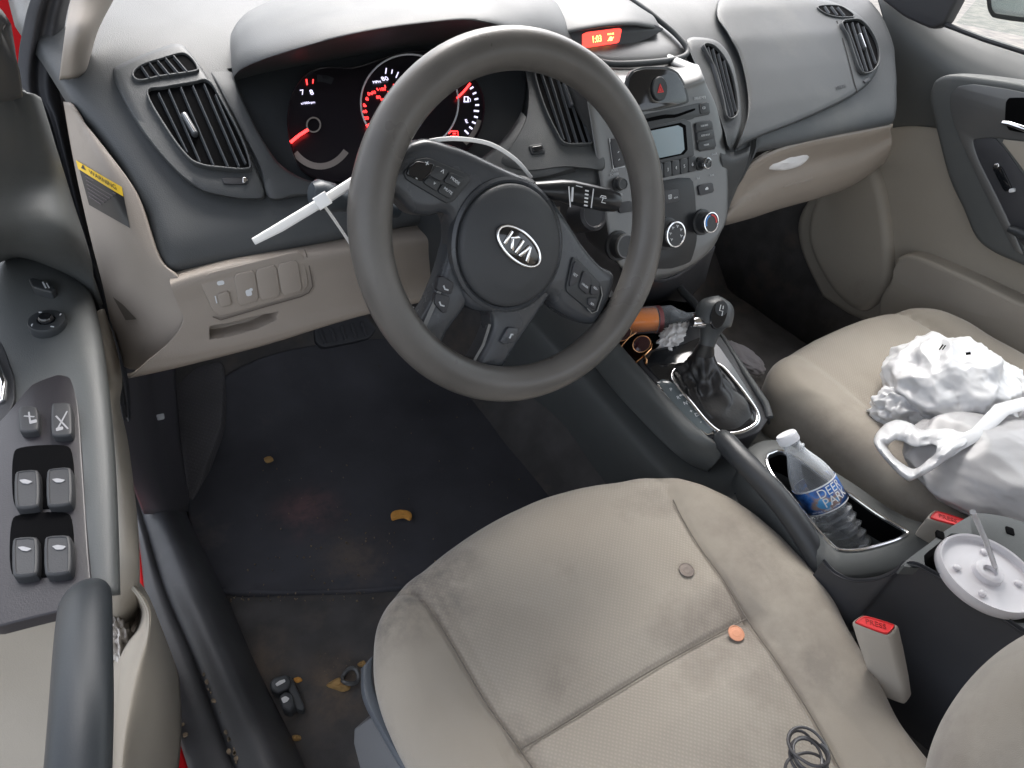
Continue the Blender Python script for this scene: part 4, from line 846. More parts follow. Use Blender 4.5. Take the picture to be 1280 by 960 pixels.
# glovebox
T0 = [(896, 300), (908, 278), (914, 245), (929, 219), (958, 197), (1005, 181), (1067, 169), (1112, 159)]
FG = frame3(W(930, 262, 'y', .165), W(1095, 195, 'y', .165), W(925, 235, 'y', .172)); FG = Frame(FG.o, FG.ex, FG.n if FG.n.dot(CC-FG.o) > 0 else -FG.n)
T0 = [(905, 262), (914, 243), (929, 217), (958, 195), (1005, 179), (1067, 167), (1112, 157)]
rows = [[W(x, y-3, 'D', -.014) for x, y in T0], [W(x, y+2, 'D', -.006) for x, y in T0],
        [W(x, y, 'y', .155) for x, y in [(906, 268), (918, 252), (936, 232), (964, 214), (1012, 200), (1070, 187), (1113, 168)]],
        [W(x, y, 'y', .150) for x, y in [(906, 273), (920, 262), (940, 250), (970, 236), (1020, 220), (1076, 203), (1113, 180)]],
        [W(x, y, 'y', .165) for x, y in [(906, 277), (921, 272), (942, 264), (972, 253), (1022, 238), (1074, 220), (1110, 192)]],
        [W(x, y, 'y', .20) for x, y in [(906, 280), (921, 276), (942, 270), (972, 260), (1022, 246), (1066, 230), (1104, 203)]],
        [W(x, y, 'y', .30) for x, y in [(905, 279), (921, 275), (942, 269), (972, 259), (1022, 244), (1062, 229), (1102, 200)]]]
g = G(); g.patch(rows, 8, 6); g.build('glovebox', M['beige'], dash, 50, solid=.003)
g = G(); ribbon(g, [(1098, 163), (1101, 175), (1100, 188)], 1.6, 'y', .1485, 0); g = G()
g.tube([W(x, y, 'y', .1500) for x, y in [(978, 233), (990, 229), (1003, 226), (1014, 222)]], .004, 8, flat=.6); g.build('glovebox_pull', M['beige'], dash)
# centre kneepad side wall behind the stack
g = G(); g.patch([[W(775, 330, FS, -.02), W(832, 348, FS, -.02), W(892, 306, FS, -.02)], [W(780, 360, 'y', .16), W(832, 366, 'y', .17), W(885, 330, 'y', .17)], [W(790, 400, 'y', .24), W(832, 396, 'y', .26), W(880, 350, 'y', .28)]], 5, 5); g.build('stack_underside', M['dark'], dash, solid=.004)
tissue = mat('white_tissue', (.72, .70, .69), .9, bs=120, bstr=.6)
g = G(); ow = outl([(948, 207), (958, 195), (978, 186), (1000, 180), (1018, 176), (1014, 191), (1006, 203), (993, 210), (972, 213)], 5); cw = sum(ow, V((0, 0)))/len(ow); R = []
for s, dp in ((1, .147), (1, .1455), (.85, .142), (.65, .140), (.45, .139), (.25, .138), (.03, .138)): R.append([W(*(cw+(p-cw)*s), 'y', dp+.0035*noise.noise(V((p.x*s*.11+cw.x*(1-s)*.11, p.y*s*.2+cw.y*(1-s)*.2, s*2)))) for p in ow])
g.rings(R, cap1=True); o = g.build('plastic_wrapper', mat('clear_wrap', (.82, .82, .83), .25, bs=90, bstr=1), None, 30); tag(o, 'small white crumpled wrapper tucked in the top edge of the glovebox', 'wrapper')

# ================================================================== steering wheel
TW = math.radians(23); WC = V((0, 0, .68)); wn = V((0, -math.cos(TW), math.sin(TW)))
FWL = Frame(WC, (1, 0, 0), wn)
swl = thing('steering_wheel', 'worn dark grey steering wheel turned to the right, with oval badge on the hub', 'steering wheel', tuple(WC))
g = G(); RR = .1765
pts = [FWL.pt(RR*math.cos(t), RR*math.sin(t), 0) for t in [2*PI*k/120 for k in range(120)]]
R = []
for k in range(121):
    t = 2*PI*k/120; c = FWL.pt(RR*math.cos(t), RR*math.sin(t)); d = FWL.ex*math.cos(t)+FWL.ey*math.sin(t)
    bump = 1+.05*math.exp(-((((math.degrees(t)-165+180) % 360)-180)/10)**2)+.05*math.exp(-((((math.degrees(t)-330+180) % 360)-180)/10)**2)
    R.append([c+(d*math.cos(q)*.0205+FWL.n*math.sin(q)*.0185)*bump for q in [2*PI*j/24 for j in range(24)]])
g.rings(R); g.build('rim', M['rim'], swl, 60)
WP = lambda px, h=-.02: lp(FWL, px, h, 0, 4)
zz = lambda L: [(430+x/2.7425, 150+y/2.7425) for x, y in L]
# spokes and hub body, one dished piece with an opening in the lower spoke
def body(g, outline, h, drop, e, hole=None):
    P = lp(FWL, outline, h, 0, 4)
    if area(P) < 0: P = P[::-1]
    rings = [[FWL.pt(p.x, p.y, h-drop) for p in P]]
    for k in range(5):
        a = k/4*PI/2; rings.append([FWL.pt(p.x, p.y, h-e+e*math.sin(a)) for p in inset(P, e*(1-math.cos(a)))])
    g.rings(rings, cap0=True, cap1=True)
sp = G()
body(sp, zz([(222, 90), (262, 68), (300, 62), (360, 78), (420, 98), (500, 135), (570, 168), (640, 200), (700, 240), (760, 320), (830, 430), (890, 500), (935, 530), (925, 600), (880, 690), (850, 705), (800, 690), (740, 650), (700, 600), (560, 660), (430, 640), (385, 480), (365, 330), (300, 330), (240, 318), (190, 270), (150, 240), (130, 180)]), -.004, .03, .012)
sp.build('upper_spokes', M['spoke'], swl, 50)
sp = G()
body(sp, zz([(395, 330), (370, 430), (345, 520), (305, 620), (262, 700), (275, 745), (320, 800), (352, 800), (342, 765), (365, 720), (410, 660), (440, 620), (520, 600), (560, 500), (500, 400)]), -.010, .03, .008)
body(sp, zz([(440, 620), (500, 660), (512, 700), (500, 745), (462, 820), (440, 845), (500, 866), (548, 850), (580, 800), (640, 710), (700, 620), (740, 560), (700, 480), (560, 500)]), -.010, .03, .008)
body(sp, zz([(280, 745), (350, 792), (420, 830), (470, 822), (548, 850), (520, 868), (450, 868), (380, 850), (310, 800)]), -.012, .02, .005)
sp.build('lower_spoke', M['spoke'], swl, 50)
# bright strips along the lower spoke
g = G(); ribbon(g, zz([(345, 545), (305, 640), (272, 715)]), 5.5, FWL, -.0095, .0012); g.build('spoke_strip', M['silver'], swl)
g = G(); ribbon(g, zz([(500, 700), (478, 770), (445, 828)]), 3.5, FWL, -.0095, .002); ribbon(g, zz([(345, 790), (390, 815), (440, 836)]), 2.5, FWL, -.0095, .001); g.build('opening_edge', M['silver'], swl)
# airbag cover
c = V(FWL.loc(*zz([(577, 432)])[0], .01)); ra = []
for (x, y) in zz([(577, 216), (577, 648), (402, 432), (752, 432)]): ra.append(V(FWL.loc(x, y, .006)))
rx = (ra[3]-ra[2]).length/2; ry = (ra[0]-ra[1]).length/2; c = (ra[0]+ra[1]+ra[2]+ra[3])/4
g = G(); g.lathe(FWL, [(1.09, -.012), (1.09, -.002), (1.04, .0005), (1.0, -.001), (.985, -.006)], n=72, cx=c.x, cy=c.y, sx=rx, sy=ry, cap0=False, cap1=False); g.build('cover_surround', M['spoke'], swl)
g = G(); g.lathe(FWL, [(.985, -.012), (.985, .001), (.965, .0045), (.90, .0065), (.78, .0085), (.72, .0105), (.6, .012), (.4, .0135), (.2, .014), (.001, .014)], n=72, cx=c.x, cy=c.y, sx=rx, sy=ry, cap0=False); ac = g.build('airbag_cover', M['pad'], swl, 60)
# badge
bc = V(FWL.loc(648, 308, .0145)); bL = V(FWL.loc(*zz([(527, 375)])[0], .0145)); bR = V(FWL.loc(*zz([(668, 492)])[0], .0145)); ang = math.atan2(bR.y-bL.y, bR.x-bL.x)
tl = V(FWL.loc(*zz([(535, 400)])[0], .0145))
a_ = .0325; b_ = .0165
g = G(); g.prism(FWL, ell(bc.x, bc.y, a_, b_, 56, ang), .010, .0158, .0008); bd = g.build('badge', M['gloss'], ac)
g = G(); g.ring(FWL, ell(bc.x, bc.y, a_, b_, 56, ang), ell(bc.x, bc.y, a_-.0030, b_-.0030, 56, ang), .012, .0175, .0008)
def bar(pts): g.prism(FWL, [V((bc.x+x*math.cos(ang)-y*math.sin(ang), bc.y+x*math.sin(ang)+y*math.cos(ang))) for x, y in pts], .012, .0174, .0005)
S = .001
bar([(-19*S, 8*S), (-15.2*S, 8*S), (-15.2*S, -8*S), (-19*S, -8*S)]); bar([(-15.6*S, 1.4*S), (-9*S, 8*S), (-4.4*S, 8*S), (-12.0*S, .6*S)]); bar([(-14.0*S, 1.6*S), (-10.8*S, 3.0*S), (-3.6*S, -8*S), (-8.2*S, -8*S)])
bar([(-1.8*S, 8*S), (2*S, 8*S), (2*S, -8*S), (-1.8*S, -8*S)])
bar([(9.2*S, 8*S), (13*S, 8*S), (8*S, -8*S), (3.9*S, -8*S)]); bar([(10.0*S, 8*S), (13.2*S, 8*S), (19.5*S, -8*S), (15.2*S, -8*S)])
g.build('badge_lettering', M['chrome'], bd)
g = G(); q = FWL.loc(630, 351, .0105); g.text(FWL, 'SRS', q[0], q[1]+.004, .006, .0110, -.05); g.text(FWL, 'AIRBAG', q[0], q[1]-.003, .0065, .0108, -.05); g.build('embossed_lettering', M['dash_smooth'], ac)
# buttons on the spokes
def sbtn(name, px, h, m=None, bev=.001, parent=None, dish=0): g = G(); g.prism(FWL, lp(FWL, zz(px), h, 1), h-.008, h, bev, dish=dish); return g.build(name, m or M['dark'], parent or swl)
def stx(g, s, x, y, size, h, rot=ang*.95): q = FWL.loc(*zz([(x, y)])[0], h); g.text(FWL, s, q[0], q[1], size, h, rot)
b = sbtn('control_pod', [(205, 180), (245, 135), (290, 128), (420, 185), (435, 205), (375, 280), (350, 285), (215, 205)], -.001, M['dash_smooth'])
sbtn('rocker_button', [(222, 165), (252, 140), (312, 150), (300, 185), (268, 212), (215, 188)], .002, M['gloss'], .0015, b, .0008)
for px in ([(316, 155), (360, 175), (335, 212), (292, 190)], [(290, 195), (332, 216), (318, 245), (272, 215)], [(364, 178), (418, 200), (390, 235), (342, 212)], [(338, 218), (386, 240), (364, 272), (322, 246)]): sbtn('wheel_button', px, .0015, M['dash_smooth'], .0008, b)
g = G(); stx(g, 'MODE', 381, 208, .0040, .0017); stx(g, 'MUTE', 357, 243, .0040, .0017); stx(g, '^', 336, 180, .0090, .0017); stx(g, 'v', 311, 216, .0055, .0017); stx(g, '+', 284, 150, .009, .0022); stx(g, '-', 250, 198, .009, .0022); g.build('lettering', M['print'], b)
b = sbtn('control_pod', [(785, 470), (800, 475), (880, 560), (885, 600), (865, 660), (850, 660), (765, 590), (763, 570)], -.001, M['dash_smooth'])
for px in ([(790, 482), (818, 510), (800, 560), (772, 572)], [(822, 514), (852, 545), (836, 600), (806, 575)], [(848, 565), (878, 575), (876, 600), (846, 600)], [(838, 610), (872, 610), (862, 650), (838, 635)]): sbtn('wheel_button', px, .0012, M['dark'], .0008, b)
g = G(); stx(g, 'CRUISE', 826, 568, .0034, .0014); stx(g, 'SET', 793, 532, .0045, .0014); stx(g, 'RES+', 862, 578, .0032, .0014); stx(g, 'SET-', 852, 632, .0036, .0014); g.build('lettering', M['print'], b)
g = G(); ribbon(g, zz([(880, 570), (886, 600), (868, 655), (850, 662), (834, 645)]), 1.4, FWL, -.0005, .0012); g.build('pod_edge', M['silver'], b)
for px, t_ in (([(325, 540), (338, 535), (378, 558), (368, 600), (318, 585)], (350, 575)), ([(316, 592), (366, 606), (352, 660), (340, 662), (310, 630)], (336, 630))):
    b = sbtn('phone_button', px, -.006, M['dark'], .001); g = G(); q = V(FWL.loc(*zz([t_])[0], -.006)); g.tube([FWL.pt(q.x-.0025, q.y+.003, -.0058), FWL.pt(q.x-.0018, q.y-.001, -.0056), FWL.pt(q.x+.002, q.y-.003, -.0058)], .0009, 6); g.build('symbol', M['print'], b)
b = sbtn('voice_button', [(562, 710), (600, 715), (590, 760), (550, 770), (535, 760)], -.006, M['spoke'], .001); g = G(); q = V(FWL.loc(*zz([(574, 740)])[0], -.006)); g.tube([FWL.pt(q.x-.003, q.y-.002, -.0058), FWL.pt(q.x, q.y+.002, -.0056), FWL.pt(q.x+.002, q.y+.001, -.0058)], .0011, 6); g.build('symbol', M['print'], b)
# column
colm = thing('steering_column', 'dark plastic steering column cover with wiper and indicator stalks behind the wheel', 'column', tuple(FWL.pt(0, 0, -.12)))
g = G(); rr_ = lambda w, h, cy, hh: [FWL.pt(p.x, p.y, hh) for p in rr(0, cy, w, h, .035, 0, 6)]
g.rings([rr_(.10, .10, -.01, -.035), rr_(.125, .125, -.012, -.05), rr_(.135, .135, -.014, -.09), rr_(.14, .15, -.018, -.20), rr_(.14, .15, -.02, -.28)], cap0=True, cap1=True)
g.build('column_cover', M['dash_smooth'], colm, 50)
g = G(); P = [W(668, 237, 'y', .03), W(700, 238, 'y', .02), W(712, 240, 'y', .015), W(735, 245, 'y', .01), W(758, 250, 'y', .0), W(768, 252, 'y', 0)]
wd = G(); wd.tube(P, [.009, .0125, .0140, .0142, .0138, .0120], 20, flat=.95); ws = wd.build('wiper_stalk', mat('stalk_plastic', (.012, .013, .015), .28), colm, 50)
fk = frame3(W(735, 246, 'y', .0), W(760, 252, 'y', -.007), W(733, 230, 'y', .002)); fk = Frame(fk.o, fk.ex, fk.n if fk.n.dot(CC-fk.o) > 0 else -fk.n)
g = G()
def fkr(a, b, w=1.4): ribbon(g, [a, b], w, fk, .0125, .0006)
fkr((711, 233), (713, 259), 1.5); fkr((716, 234), (715, 252), 2.5); fkr((720, 232), (728, 234), 1.0); fkr((742, 236), (739, 260), 1.3)
for k in range(5): fkr((731.5-k*.4, 238+k*4.6), (736-k*.4, 239+k*4.6), 2.0)
ribbon(g, [(750, 247), (752, 244.5), (757, 245.5), (758, 248), (752, 247)], 1.1, fk, .0125, .0006); ribbon(g, [(754, 248), (752, 253), (757, 254)], 1.1, fk, .0125, .0006); g.build('stalk_marking', M['print'], ws)
g = G(); P = [W(495, 262, 'y', .09), W(468, 258, 'y', .08), W(440, 252, 'y', .075), W(422, 249, 'y', .07), W(414, 247, 'y', .07), W(396, 243, 'y', .065), W(389, 242, 'y', .065)]
g.tube(P, [.009, .010, .011, .012, .0145, .0145, .010], 20); g.build('indicator_stalk', mat('stalk_end', (.045, .055, .065), .4), colm, 50)
g = G(); c = W(741, 268, 'y', .06); fi = Frame(c, (1, 0, 0), (0, -.8, .5)); g.lathe(fi, [(.021, -.03), (.021, .002), (.017, .004), (.015, .002), (.001, .002)], n=30, cap0=False); g.build('ignition_lock', M['dark'], colm)
# zip ties
zt = thing('cable_tie', 'white plastic cable tie looped round the column with its long tail sticking out left', 'cable tie', tuple(W(403, 250, 'y', -.02)))
g = G(); g.tube([W(317, 302, 'y', .00), W(350, 284, 'y', .01), W(403, 252, 'y', .025), W(440, 228, 'y', .045), W(470, 210, 'y', .06)], [.0030, .0042, .0044, .0044, .0044], 8, flat=.35, upv=tuple(-ray(400, 250).normalized())); g.build('tail', M['white'], zt, 30)
f = Frame(W(403, 251, 'y', .018), rt*.8+up*.5, -ray(403, 251)); g = G(); g.box(f, -.0065, .0065, -.006, .006, -.004, .005, .0015); g.build('head', M['white'], zt)
g = G(); lo = cr([W(403, 254, 'y', .022), W(418, 275, 'y', .03), W(438, 305, 'y', .04), W(462, 345, 'y', .045), W(490, 375, 'y', .05), W(516, 384, 'y', .06)], 5, False); g.tube(lo, .0022, 8, flat=.45)
lo = cr([W(470, 210, 'y', .06), W(510, 186, 'y', .06), W(545, 175, 'y', .055), W(580, 174, 'y', .05), W(615, 181, 'y', .05), W(645, 200, 'y', .05), W(664, 222, 'y', .06)], 5, False); g.tube(lo, .0022, 8, flat=.45, upv=tuple(-ray(600, 180).normalized())); g.build('loop', M['white'], zt, 30)

# ================================================================== passenger door
FD = Frame((1.08, 0, .5), (0, -1, 0), (-1, 0, .02))
pd = thing('passenger_door', 'closed passenger door with grey armrest trim, beige lower panel and window', 'car door', (1.08, 0, .4))
def fd(px, h=0): return [W(x, y, FD, h) for x, y in px]
g = G(); g.patch([fd([(1086, -30), (1120, -30), (1160, 6), (1184, 30), (1230, 52), (1290, 72), (1380, 108)], -.05),
    fd([(1090, -20), (1122, -8), (1158, 20), (1184, 42), (1230, 66), (1290, 88), (1380, 124)], -.032),
    fd([(1100, 10), (1124, 20), (1150, 40), (1184, 64), (1230, 88), (1290, 110), (1380, 146)], -.012),
    fd([(1112, 60), (1130, 62), (1150, 72), (1184, 94), (1230, 116), (1290, 138), (1380, 170)], .002),
    fd([(1118, 110), (1130, 112), (1150, 118), (1184, 135), (1230, 158), (1290, 180), (1380, 220)], -.004),
    fd([(1116, 160), (1130, 158), (1150, 158), (1184, 164), (1230, 190), (1290, 210), (1380, 260)], -.018)], 6, 6); g.build('upper_panel', M['trim'], pd, 50, solid=.004)
g = G(); g.patch([fd([(1085, 155), (1120, 155), (1170, 156), (1230, 175), (1300, 200), (1400, 240)], -.024),
    fd([(1060, 200), (1100, 205), (1160, 210), (1230, 240), (1300, 270), (1400, 310)], -.018),
    fd([(1005, 262), (1060, 262), (1120, 270), (1200, 300), (1300, 345), (1400, 390)], -.016),
    fd([(1003, 310), (1050, 330), (1120, 345), (1200, 370), (1300, 410), (1400, 450)], -.018),
    fd([(1030, 370), (1070, 395), (1120, 410), (1200, 440), (1300, 480), (1400, 520)], -.018)], 6, 6); g.build('lower_panel', M['beige2'], pd, 50, solid=.004)
# speaker bulge and map pocket of the passenger door
g = G(); P = lp(FD, [(1008, 265), (1030, 225), (1075, 205), (1092, 222), (1102, 262), (1108, 320), (1106, 352), (1096, 375), (1070, 392), (1040, 372), (1016, 335), (1004, 300)], .02, 0, 5)
if area(P) < 0: P = P[::-1]
g.prism(FD, P, -.03, .008, .02, nb=6); g.build('speaker_bulge', M['beige2'], pd, 60)
g = G(); P = lp(FD, [(1098, 380), (1112, 352), (1118, 330), (1124, 321), (1140, 319), (1170, 330), (1220, 352), (1290, 386), (1400, 440), (1400, 560), (1200, 500), (1110, 420)], .03, 0, 5)
g.prism(FD, P, -.03, .030, .008, nb=4); pk = g.build('map_pocket', M['beige2'], pd, 60)
g = G(); P = lp(FD, [(1117, 345), (1122, 329), (1138, 324), (1166, 334), (1220, 358), (1290, 391), (1400, 446), (1400, 480), (1290, 412), (1220, 392), (1170, 375), (1134, 360)], .0305, 0, 5)
g.prism(FD, P, .02, .0308, 0); g.build('pocket_opening', mat('pocket_opening_plastic', (.33, .30, .26), .65, bs=500, bstr=.3, var=.08), pk)  # flat plate in nearly the same beige as the pocket
# armrest trim
o1 = [(1162, 124), (1165, 108), (1172, 98), (1192, 93), (1240, 98), (1290, 107), (1380, 128), (1380, 400), (1300, 345), (1274, 330), (1244, 317), (1220, 298), (1203, 260), (1185, 220), (1167, 150)]
g = G(); P = lp(FD, o1, .03, 0, 4); P = P[::-1] if area(P) < 0 else P; g.prism(FD, P, -.02, .034, .010, nb=4); at = g.build('armrest_trim', M['trim'], pd, 50)
o2 = [(1186, 134), (1187, 118), (1196, 108), (1215, 105), (1250, 110), (1290, 118), (1380, 138), (1380, 190), (1290, 178), (1245, 172), (1214, 174), (1222, 200), (1250, 255), (1280, 320), (1268, 316), (1240, 262), (1212, 204), (1192, 158)]
g = G(); P = lp(FD, o2, .04, 2); P = P[::-1] if area(P) < 0 else P; g.prism(FD, P, .03, .0375, .002, nb=2); g.build('trim_inlay', M['silver'], at)
g = G(); P = lp(FD, [(1213, 180), (1220, 173), (1244, 172), (1262, 195), (1300, 250), (1300, 330), (1272, 300), (1248, 250), (1224, 205)], .037, 2); P = P[::-1] if area(P) < 0 else P; g.prism(FD, P, .02, .036, .001); g.build('switch_plate', M['dark'], at)
g = G(); P = lp(FD, [(1250, 174), (1290, 178), (1320, 190), (1320, 245), (1290, 228), (1276, 208)], .036, 1); P = P[::-1] if area(P) < 0 else P; g.prism(FD, P, .02, .0365, .001); g.build('cloth_insert', M['beige2'], at)
g = G(); g.prism(FD, lp(FD, [(1240, 209), (1252, 207), (1266, 236), (1256, 240)], .037, 1), .03, .039, .001); sb_ = g.build('window_switch_button', M['gloss'], at)
for x, y in ((1246, 207), (1265, 238)):
    g = G(); a = FD.loc(x, y, .039); g.prism(FD, rr(a[0], a[1], .009, .007, .002, .5), .036, .0412, .001); g.build('rocker_end', M['chrome'] if y < 220 else M['print'], sb_)
g = G(); g.prism(FD, lp(FD, [(1257, 128), (1261, 122), (1290, 122), (1320, 128), (1320, 178), (1290, 168), (1260, 163), (1256, 150)], .038, 2), .02, .0382, .0005); hc = g.build('handle_cup', M['void'], at)
g = G(); g.tube(fd([(1254, 153), (1262, 154), (1280, 160), (1310, 170)], .042), [.006, .0075, .008, .008], 12, flat=.7); g.build('release_lever', M['chrome'], hc)
g = G(); g.tube(fd([(1261, 286), (1270, 289), (1290, 298), (1330, 320)], .045), [.006, .008, .009, .009], 12); g.build('pull_handle', M['dash_smooth'], at)
# sail trim, window frame, glass, outside mirror
g = G(); g.prism(FD, lp(FD, [(1090, -10), (1106, 4), (1130, 22), (1164, 37), (1180, 30), (1197, -2), (1205, -30), (1120, -40)], .02, 1), -.01, .02, .006); g.build('mirror_sail_trim', M['dark'], pd)
g = G(); g.tube(fd([(1180, 30), (1230, 49), (1290, 68), (1380, 100)], .010), .0045, 8); g.build('window_seal', M['rubber'], pd)
pane = bpy.data.materials.new('clear_pane'); pane.use_nodes = True; nt = pane.node_tree; nt.nodes.clear(); ou = nd(nt, 'ShaderNodeOutputMaterial'); mx = nd(nt, 'ShaderNodeMixShader'); tr = nd(nt, 'ShaderNodeBsdfTransparent'); gl = nd(nt, 'ShaderNodeBsdfGlossy')
tr.inputs[0].default_value = (.93, .96, .95, 1); gl.inputs['Roughness'].default_value = .01; mx.inputs[0].default_value = .05
nt.links.new(tr.outputs[0], mx.inputs[1]); nt.links.new(gl.outputs[0], mx.inputs[2]); nt.links.new(mx.outputs[0], ou.inputs[0])
g = G(); q0 = fd([(1186, 34), (1290, 74)], -.02)
g.rings([[V((1.098, .20, .79)), V((1.098, -.55, .83))], [V((1.04, .02, 1.20)), V((1.04, -.55, 1.21))]], closed=False); g.build('window_pane', pane, pd, solid=.003)
sm = thing('side_mirror', 'grey outside mirror beyond the passenger window, cut by the top right edge', 'mirror', (1.25, .3, .8))
fm = Frame(W(1255, 0, 'x', 1.24), rt, -ray(1255, 5)); L_ = lambda p, h=0: lp(fm, p, h, 2)
g = G(); g.prism(fm, L_([(1228, -60), (1234, 12), (1240, 22), (1262, 26), (1330, 34), (1400, 0), (1380, -60)]), -.05, -.002, .004); g.build('housing', M['dark'], sm)
g = G(); g.prism(fm, L_([(1234, -60), (1239, 10), (1244, 17), (1264, 20), (1330, 28), (1390, 0), (1370, -60)]), -.004, 0, .001); g.build('mirror_glass', mat('mirror_glass', (.62, .66, .68), .15, metal=.8), sm)

def film(name, c, base, edge, rough):     # thin clear or milky plastic: mostly see-through, whiter towards its edges
    m = bpy.data.materials.new(name); m.use_nodes = True; nt = m.node_tree; nt.nodes.clear(); L = nt.links.new
    ou = nd(nt, 'ShaderNodeOutputMaterial'); mx = nd(nt, 'ShaderNodeMixShader'); tr = nd(nt, 'ShaderNodeBsdfTransparent'); p = nd(nt, 'ShaderNodeBsdfPrincipled'); lw = nd(nt, 'ShaderNodeLayerWeight'); mr = nd(nt, 'ShaderNodeMapRange')
    p.inputs['Base Color'].default_value = (*c, 1); p.inputs['Roughness'].default_value = rough; p.inputs['Specular IOR Level'].default_value = 1
    tc = nd(nt, 'ShaderNodeTexCoord'); n = nd(nt, 'ShaderNodeTexNoise'); n.inputs['Scale'].default_value = 60; bp = nd(nt, 'ShaderNodeBump'); bp.inputs['Strength'].default_value = .25; bp.inputs['Distance'].default_value = .001
    L(tc.outputs['Object'], n.inputs['Vector']); L(n.outputs['Fac'], bp.inputs['Height']); L(bp.outputs[0], p.inputs['Normal']); L(bp.outputs[0], lw.inputs['Normal'])
    lw.inputs['Blend'].default_value = .35; mr.inputs['To Min'].default_value = base; mr.inputs['To Max'].default_value = edge; L(lw.outputs['Facing'], mr.inputs['Value']); L(mr.outputs[0], mx.inputs[0])
    L(tr.outputs[0], mx.inputs[1]); L(p.outputs[0], mx.inputs[2]); L(mx.outputs[0], ou.inputs[0]); return m
# ================================================================== seats
def dseg(p, L):
    best = 1e9
    for a, b in zip(L, L[1:]):
        ab = b-a; t = max(0, min(1, (p-a).dot(ab)/ab.length_squared)); d = (a+ab*t-p).length
        if d < best: best = d
    return best
def cushion(parent, outline, zfn, R, skirt, seams, insert, cen, nr=100, lean=.0, name='seat_cushion', creases=()):
    cre = [(s, (min(q.x for q in s)-.01, max(q.x for q in s)+.01, min(q.y for q in s)-.01, max(q.y for q in s)+.01)) for s in creases]
    P = cr(outline, 7); n = len(P); c = V(cen); g = G(); rows = []
    H_ = []
    for i in range(n):
        t = (P[(i+1) % n]-P[i-1]).normalized(); H_.append(abs((P[i]-c).x*t.y-(P[i]-c).y*t.x))
    bb = [(min(q.x for q in s)-.02, max(q.x for q in s)+.02, min(q.y for q in s)-.02, max(q.y for q in s)+.02) for s in seams]
    rows.append([V((p.x+(c.x-p.x)*lean, p.y+(c.y-p.y)*lean, skirt)) for p in P])
    rows.append([V((p.x+(c.x-p.x)*lean*.4, p.y+(c.y-p.y)*lean*.4, skirt*.5+(zfn(p)-R)*.5)) for p in P])
    for k in range(nr):
        f = k/nr; f = f**1.25; row = []
        for i, p in enumerate(P):
            q = p+(c-p)*f; d = f*H_[i]
            drop = R-math.sqrt(max(0, R*R-(R-min(d, R))**2)) if d < R else 0
            z = zfn(q)-drop*.9
            for s, b in zip(seams, bb):
                if b[0] < q.x < b[1] and b[2] < q.y < b[3]:
                    e = dseg(q, s); z -= .0045*math.exp(-(e/.0035)**2)+.004*math.exp(-(e/.016)**2)
            for s, b in cre:
                if b[0] < q.x < b[1] and b[2] < q.y < b[3]: z += .0006*math.exp(-(dseg(q, s)/.003)**2)
            z += .0022*noise.noise(V((q.x*11, q.y*11, 1)))+.0012*noise.noise(V((q.x*30, q.y*30, 2)))
            row.append(V((q.x, q.y, z)))
        rows.append(row)
    g.rings(rows, cap1=True)
    g.m = [1 if not inpoly(sum(g.v[v][0] for v in f)/len(f), sum(g.v[v][1] for v in f)/len(f), insert) else 0 for f in g.f]
    return g.build(name, [M['fabric'], M['bolster']], parent, 80)
ds = thing('driver_seat', 'stained beige cloth driver seat with two coins lying on its cushion', 'car seat', (0, -.4, 0))
Zs = .30
D_ = lambda L, z: [V(W(x, y, 'z', z)[:2]) for x, y in L]
fr_out = D_([(466, 815), (470, 785), (482, 760), (505, 730), (548, 692), (600, 656), (650, 630), (700, 612), (760, 600), (822, 597), (872, 606), (920, 625), (965, 655), (1005, 693), (1040, 737), (1066, 790)], .285)+D_([(1100, 862), (1142, 935)], .275)
out = fr_out+[V((.20, -.68)), V((.17, -.80)), V((-.18, -.80)), V((-.27, -.68)), V((-.285, -.50))]+D_([(540, 1010), (505, 950), (482, 905), (469, 860)], .27)
sl = cr([V((*q, 0)) for q in D_([(500, 738), (522, 748), (548, 782), (578, 832), (610, 885), (650, 938), (700, 1010), (760, 1090)], Zs)], 4, False); sl = [V(q[:2]) for q in sl]
sr = cr([V((*q, 0)) for q in D_([(826, 597), (846, 640), (872, 682), (905, 725), (935, 770), (975, 830), (1020, 900), (1060, 975), (1100, 1050)], Zs)], 4, False); sr = [V(q[:2]) for q in sr]
stv = [V(q[:2]) for q in cr([V((*q, 0)) for q in D_([(650, 937), (740, 880), (840, 820), (935, 770)], Zs)], 4, False)]
def zd(p):
    b = 0
    if p.x < -.14: b += .012*max(0, 1-((p.x+.235)/.06)**2)
    if p.x > .12: b += .010*max(0, 1-((p.x-.215)/.07)**2)
    return .302+b+.01*(p.y+.3)-.006*max(0, 1-((p.y+.355)/.05)**2)*max(0, 1-(abs(p.x)/.17)**4)
cushion(ds, out, zd, .045, .17, [sl, sr, stv], [(sl[0].x-.03, .1)]+[tuple(q) for q in sl]+[tuple(q) for q in sr[::-1]]+[(sr[0].x+.01, .1)], (0, -.40), 130, .05, creases=[D_(l_, .30) for l_ in ([(508, 722), (522, 742), (528, 760)], [(520, 712), (536, 734)], [(558, 690), (568, 705), (590, 730)], [(598, 664), (612, 682)], [(488, 748), (505, 762), (512, 790)], [(560, 740), (620, 790)], [(905, 640), (930, 690), (960, 730)], [(860, 612), (875, 640)])])
def thread(par, L, zf, name='seam'):
    g = G(); g.tube([V((q.x, q.y, zf(q)-.0042)) for q in L], .0008, 6); g.build(name, mat('seam_thread', (.15, .132, .112), .9) if 'seam_thread' not in bpy.data.materials else bpy.data.materials['seam_thread'], par)
thread(ds, [q for q in sl if q.y < -.15], zd); thread(ds, [q for q in sr if q.y < -.165], zd); thread(ds, stv, zd)
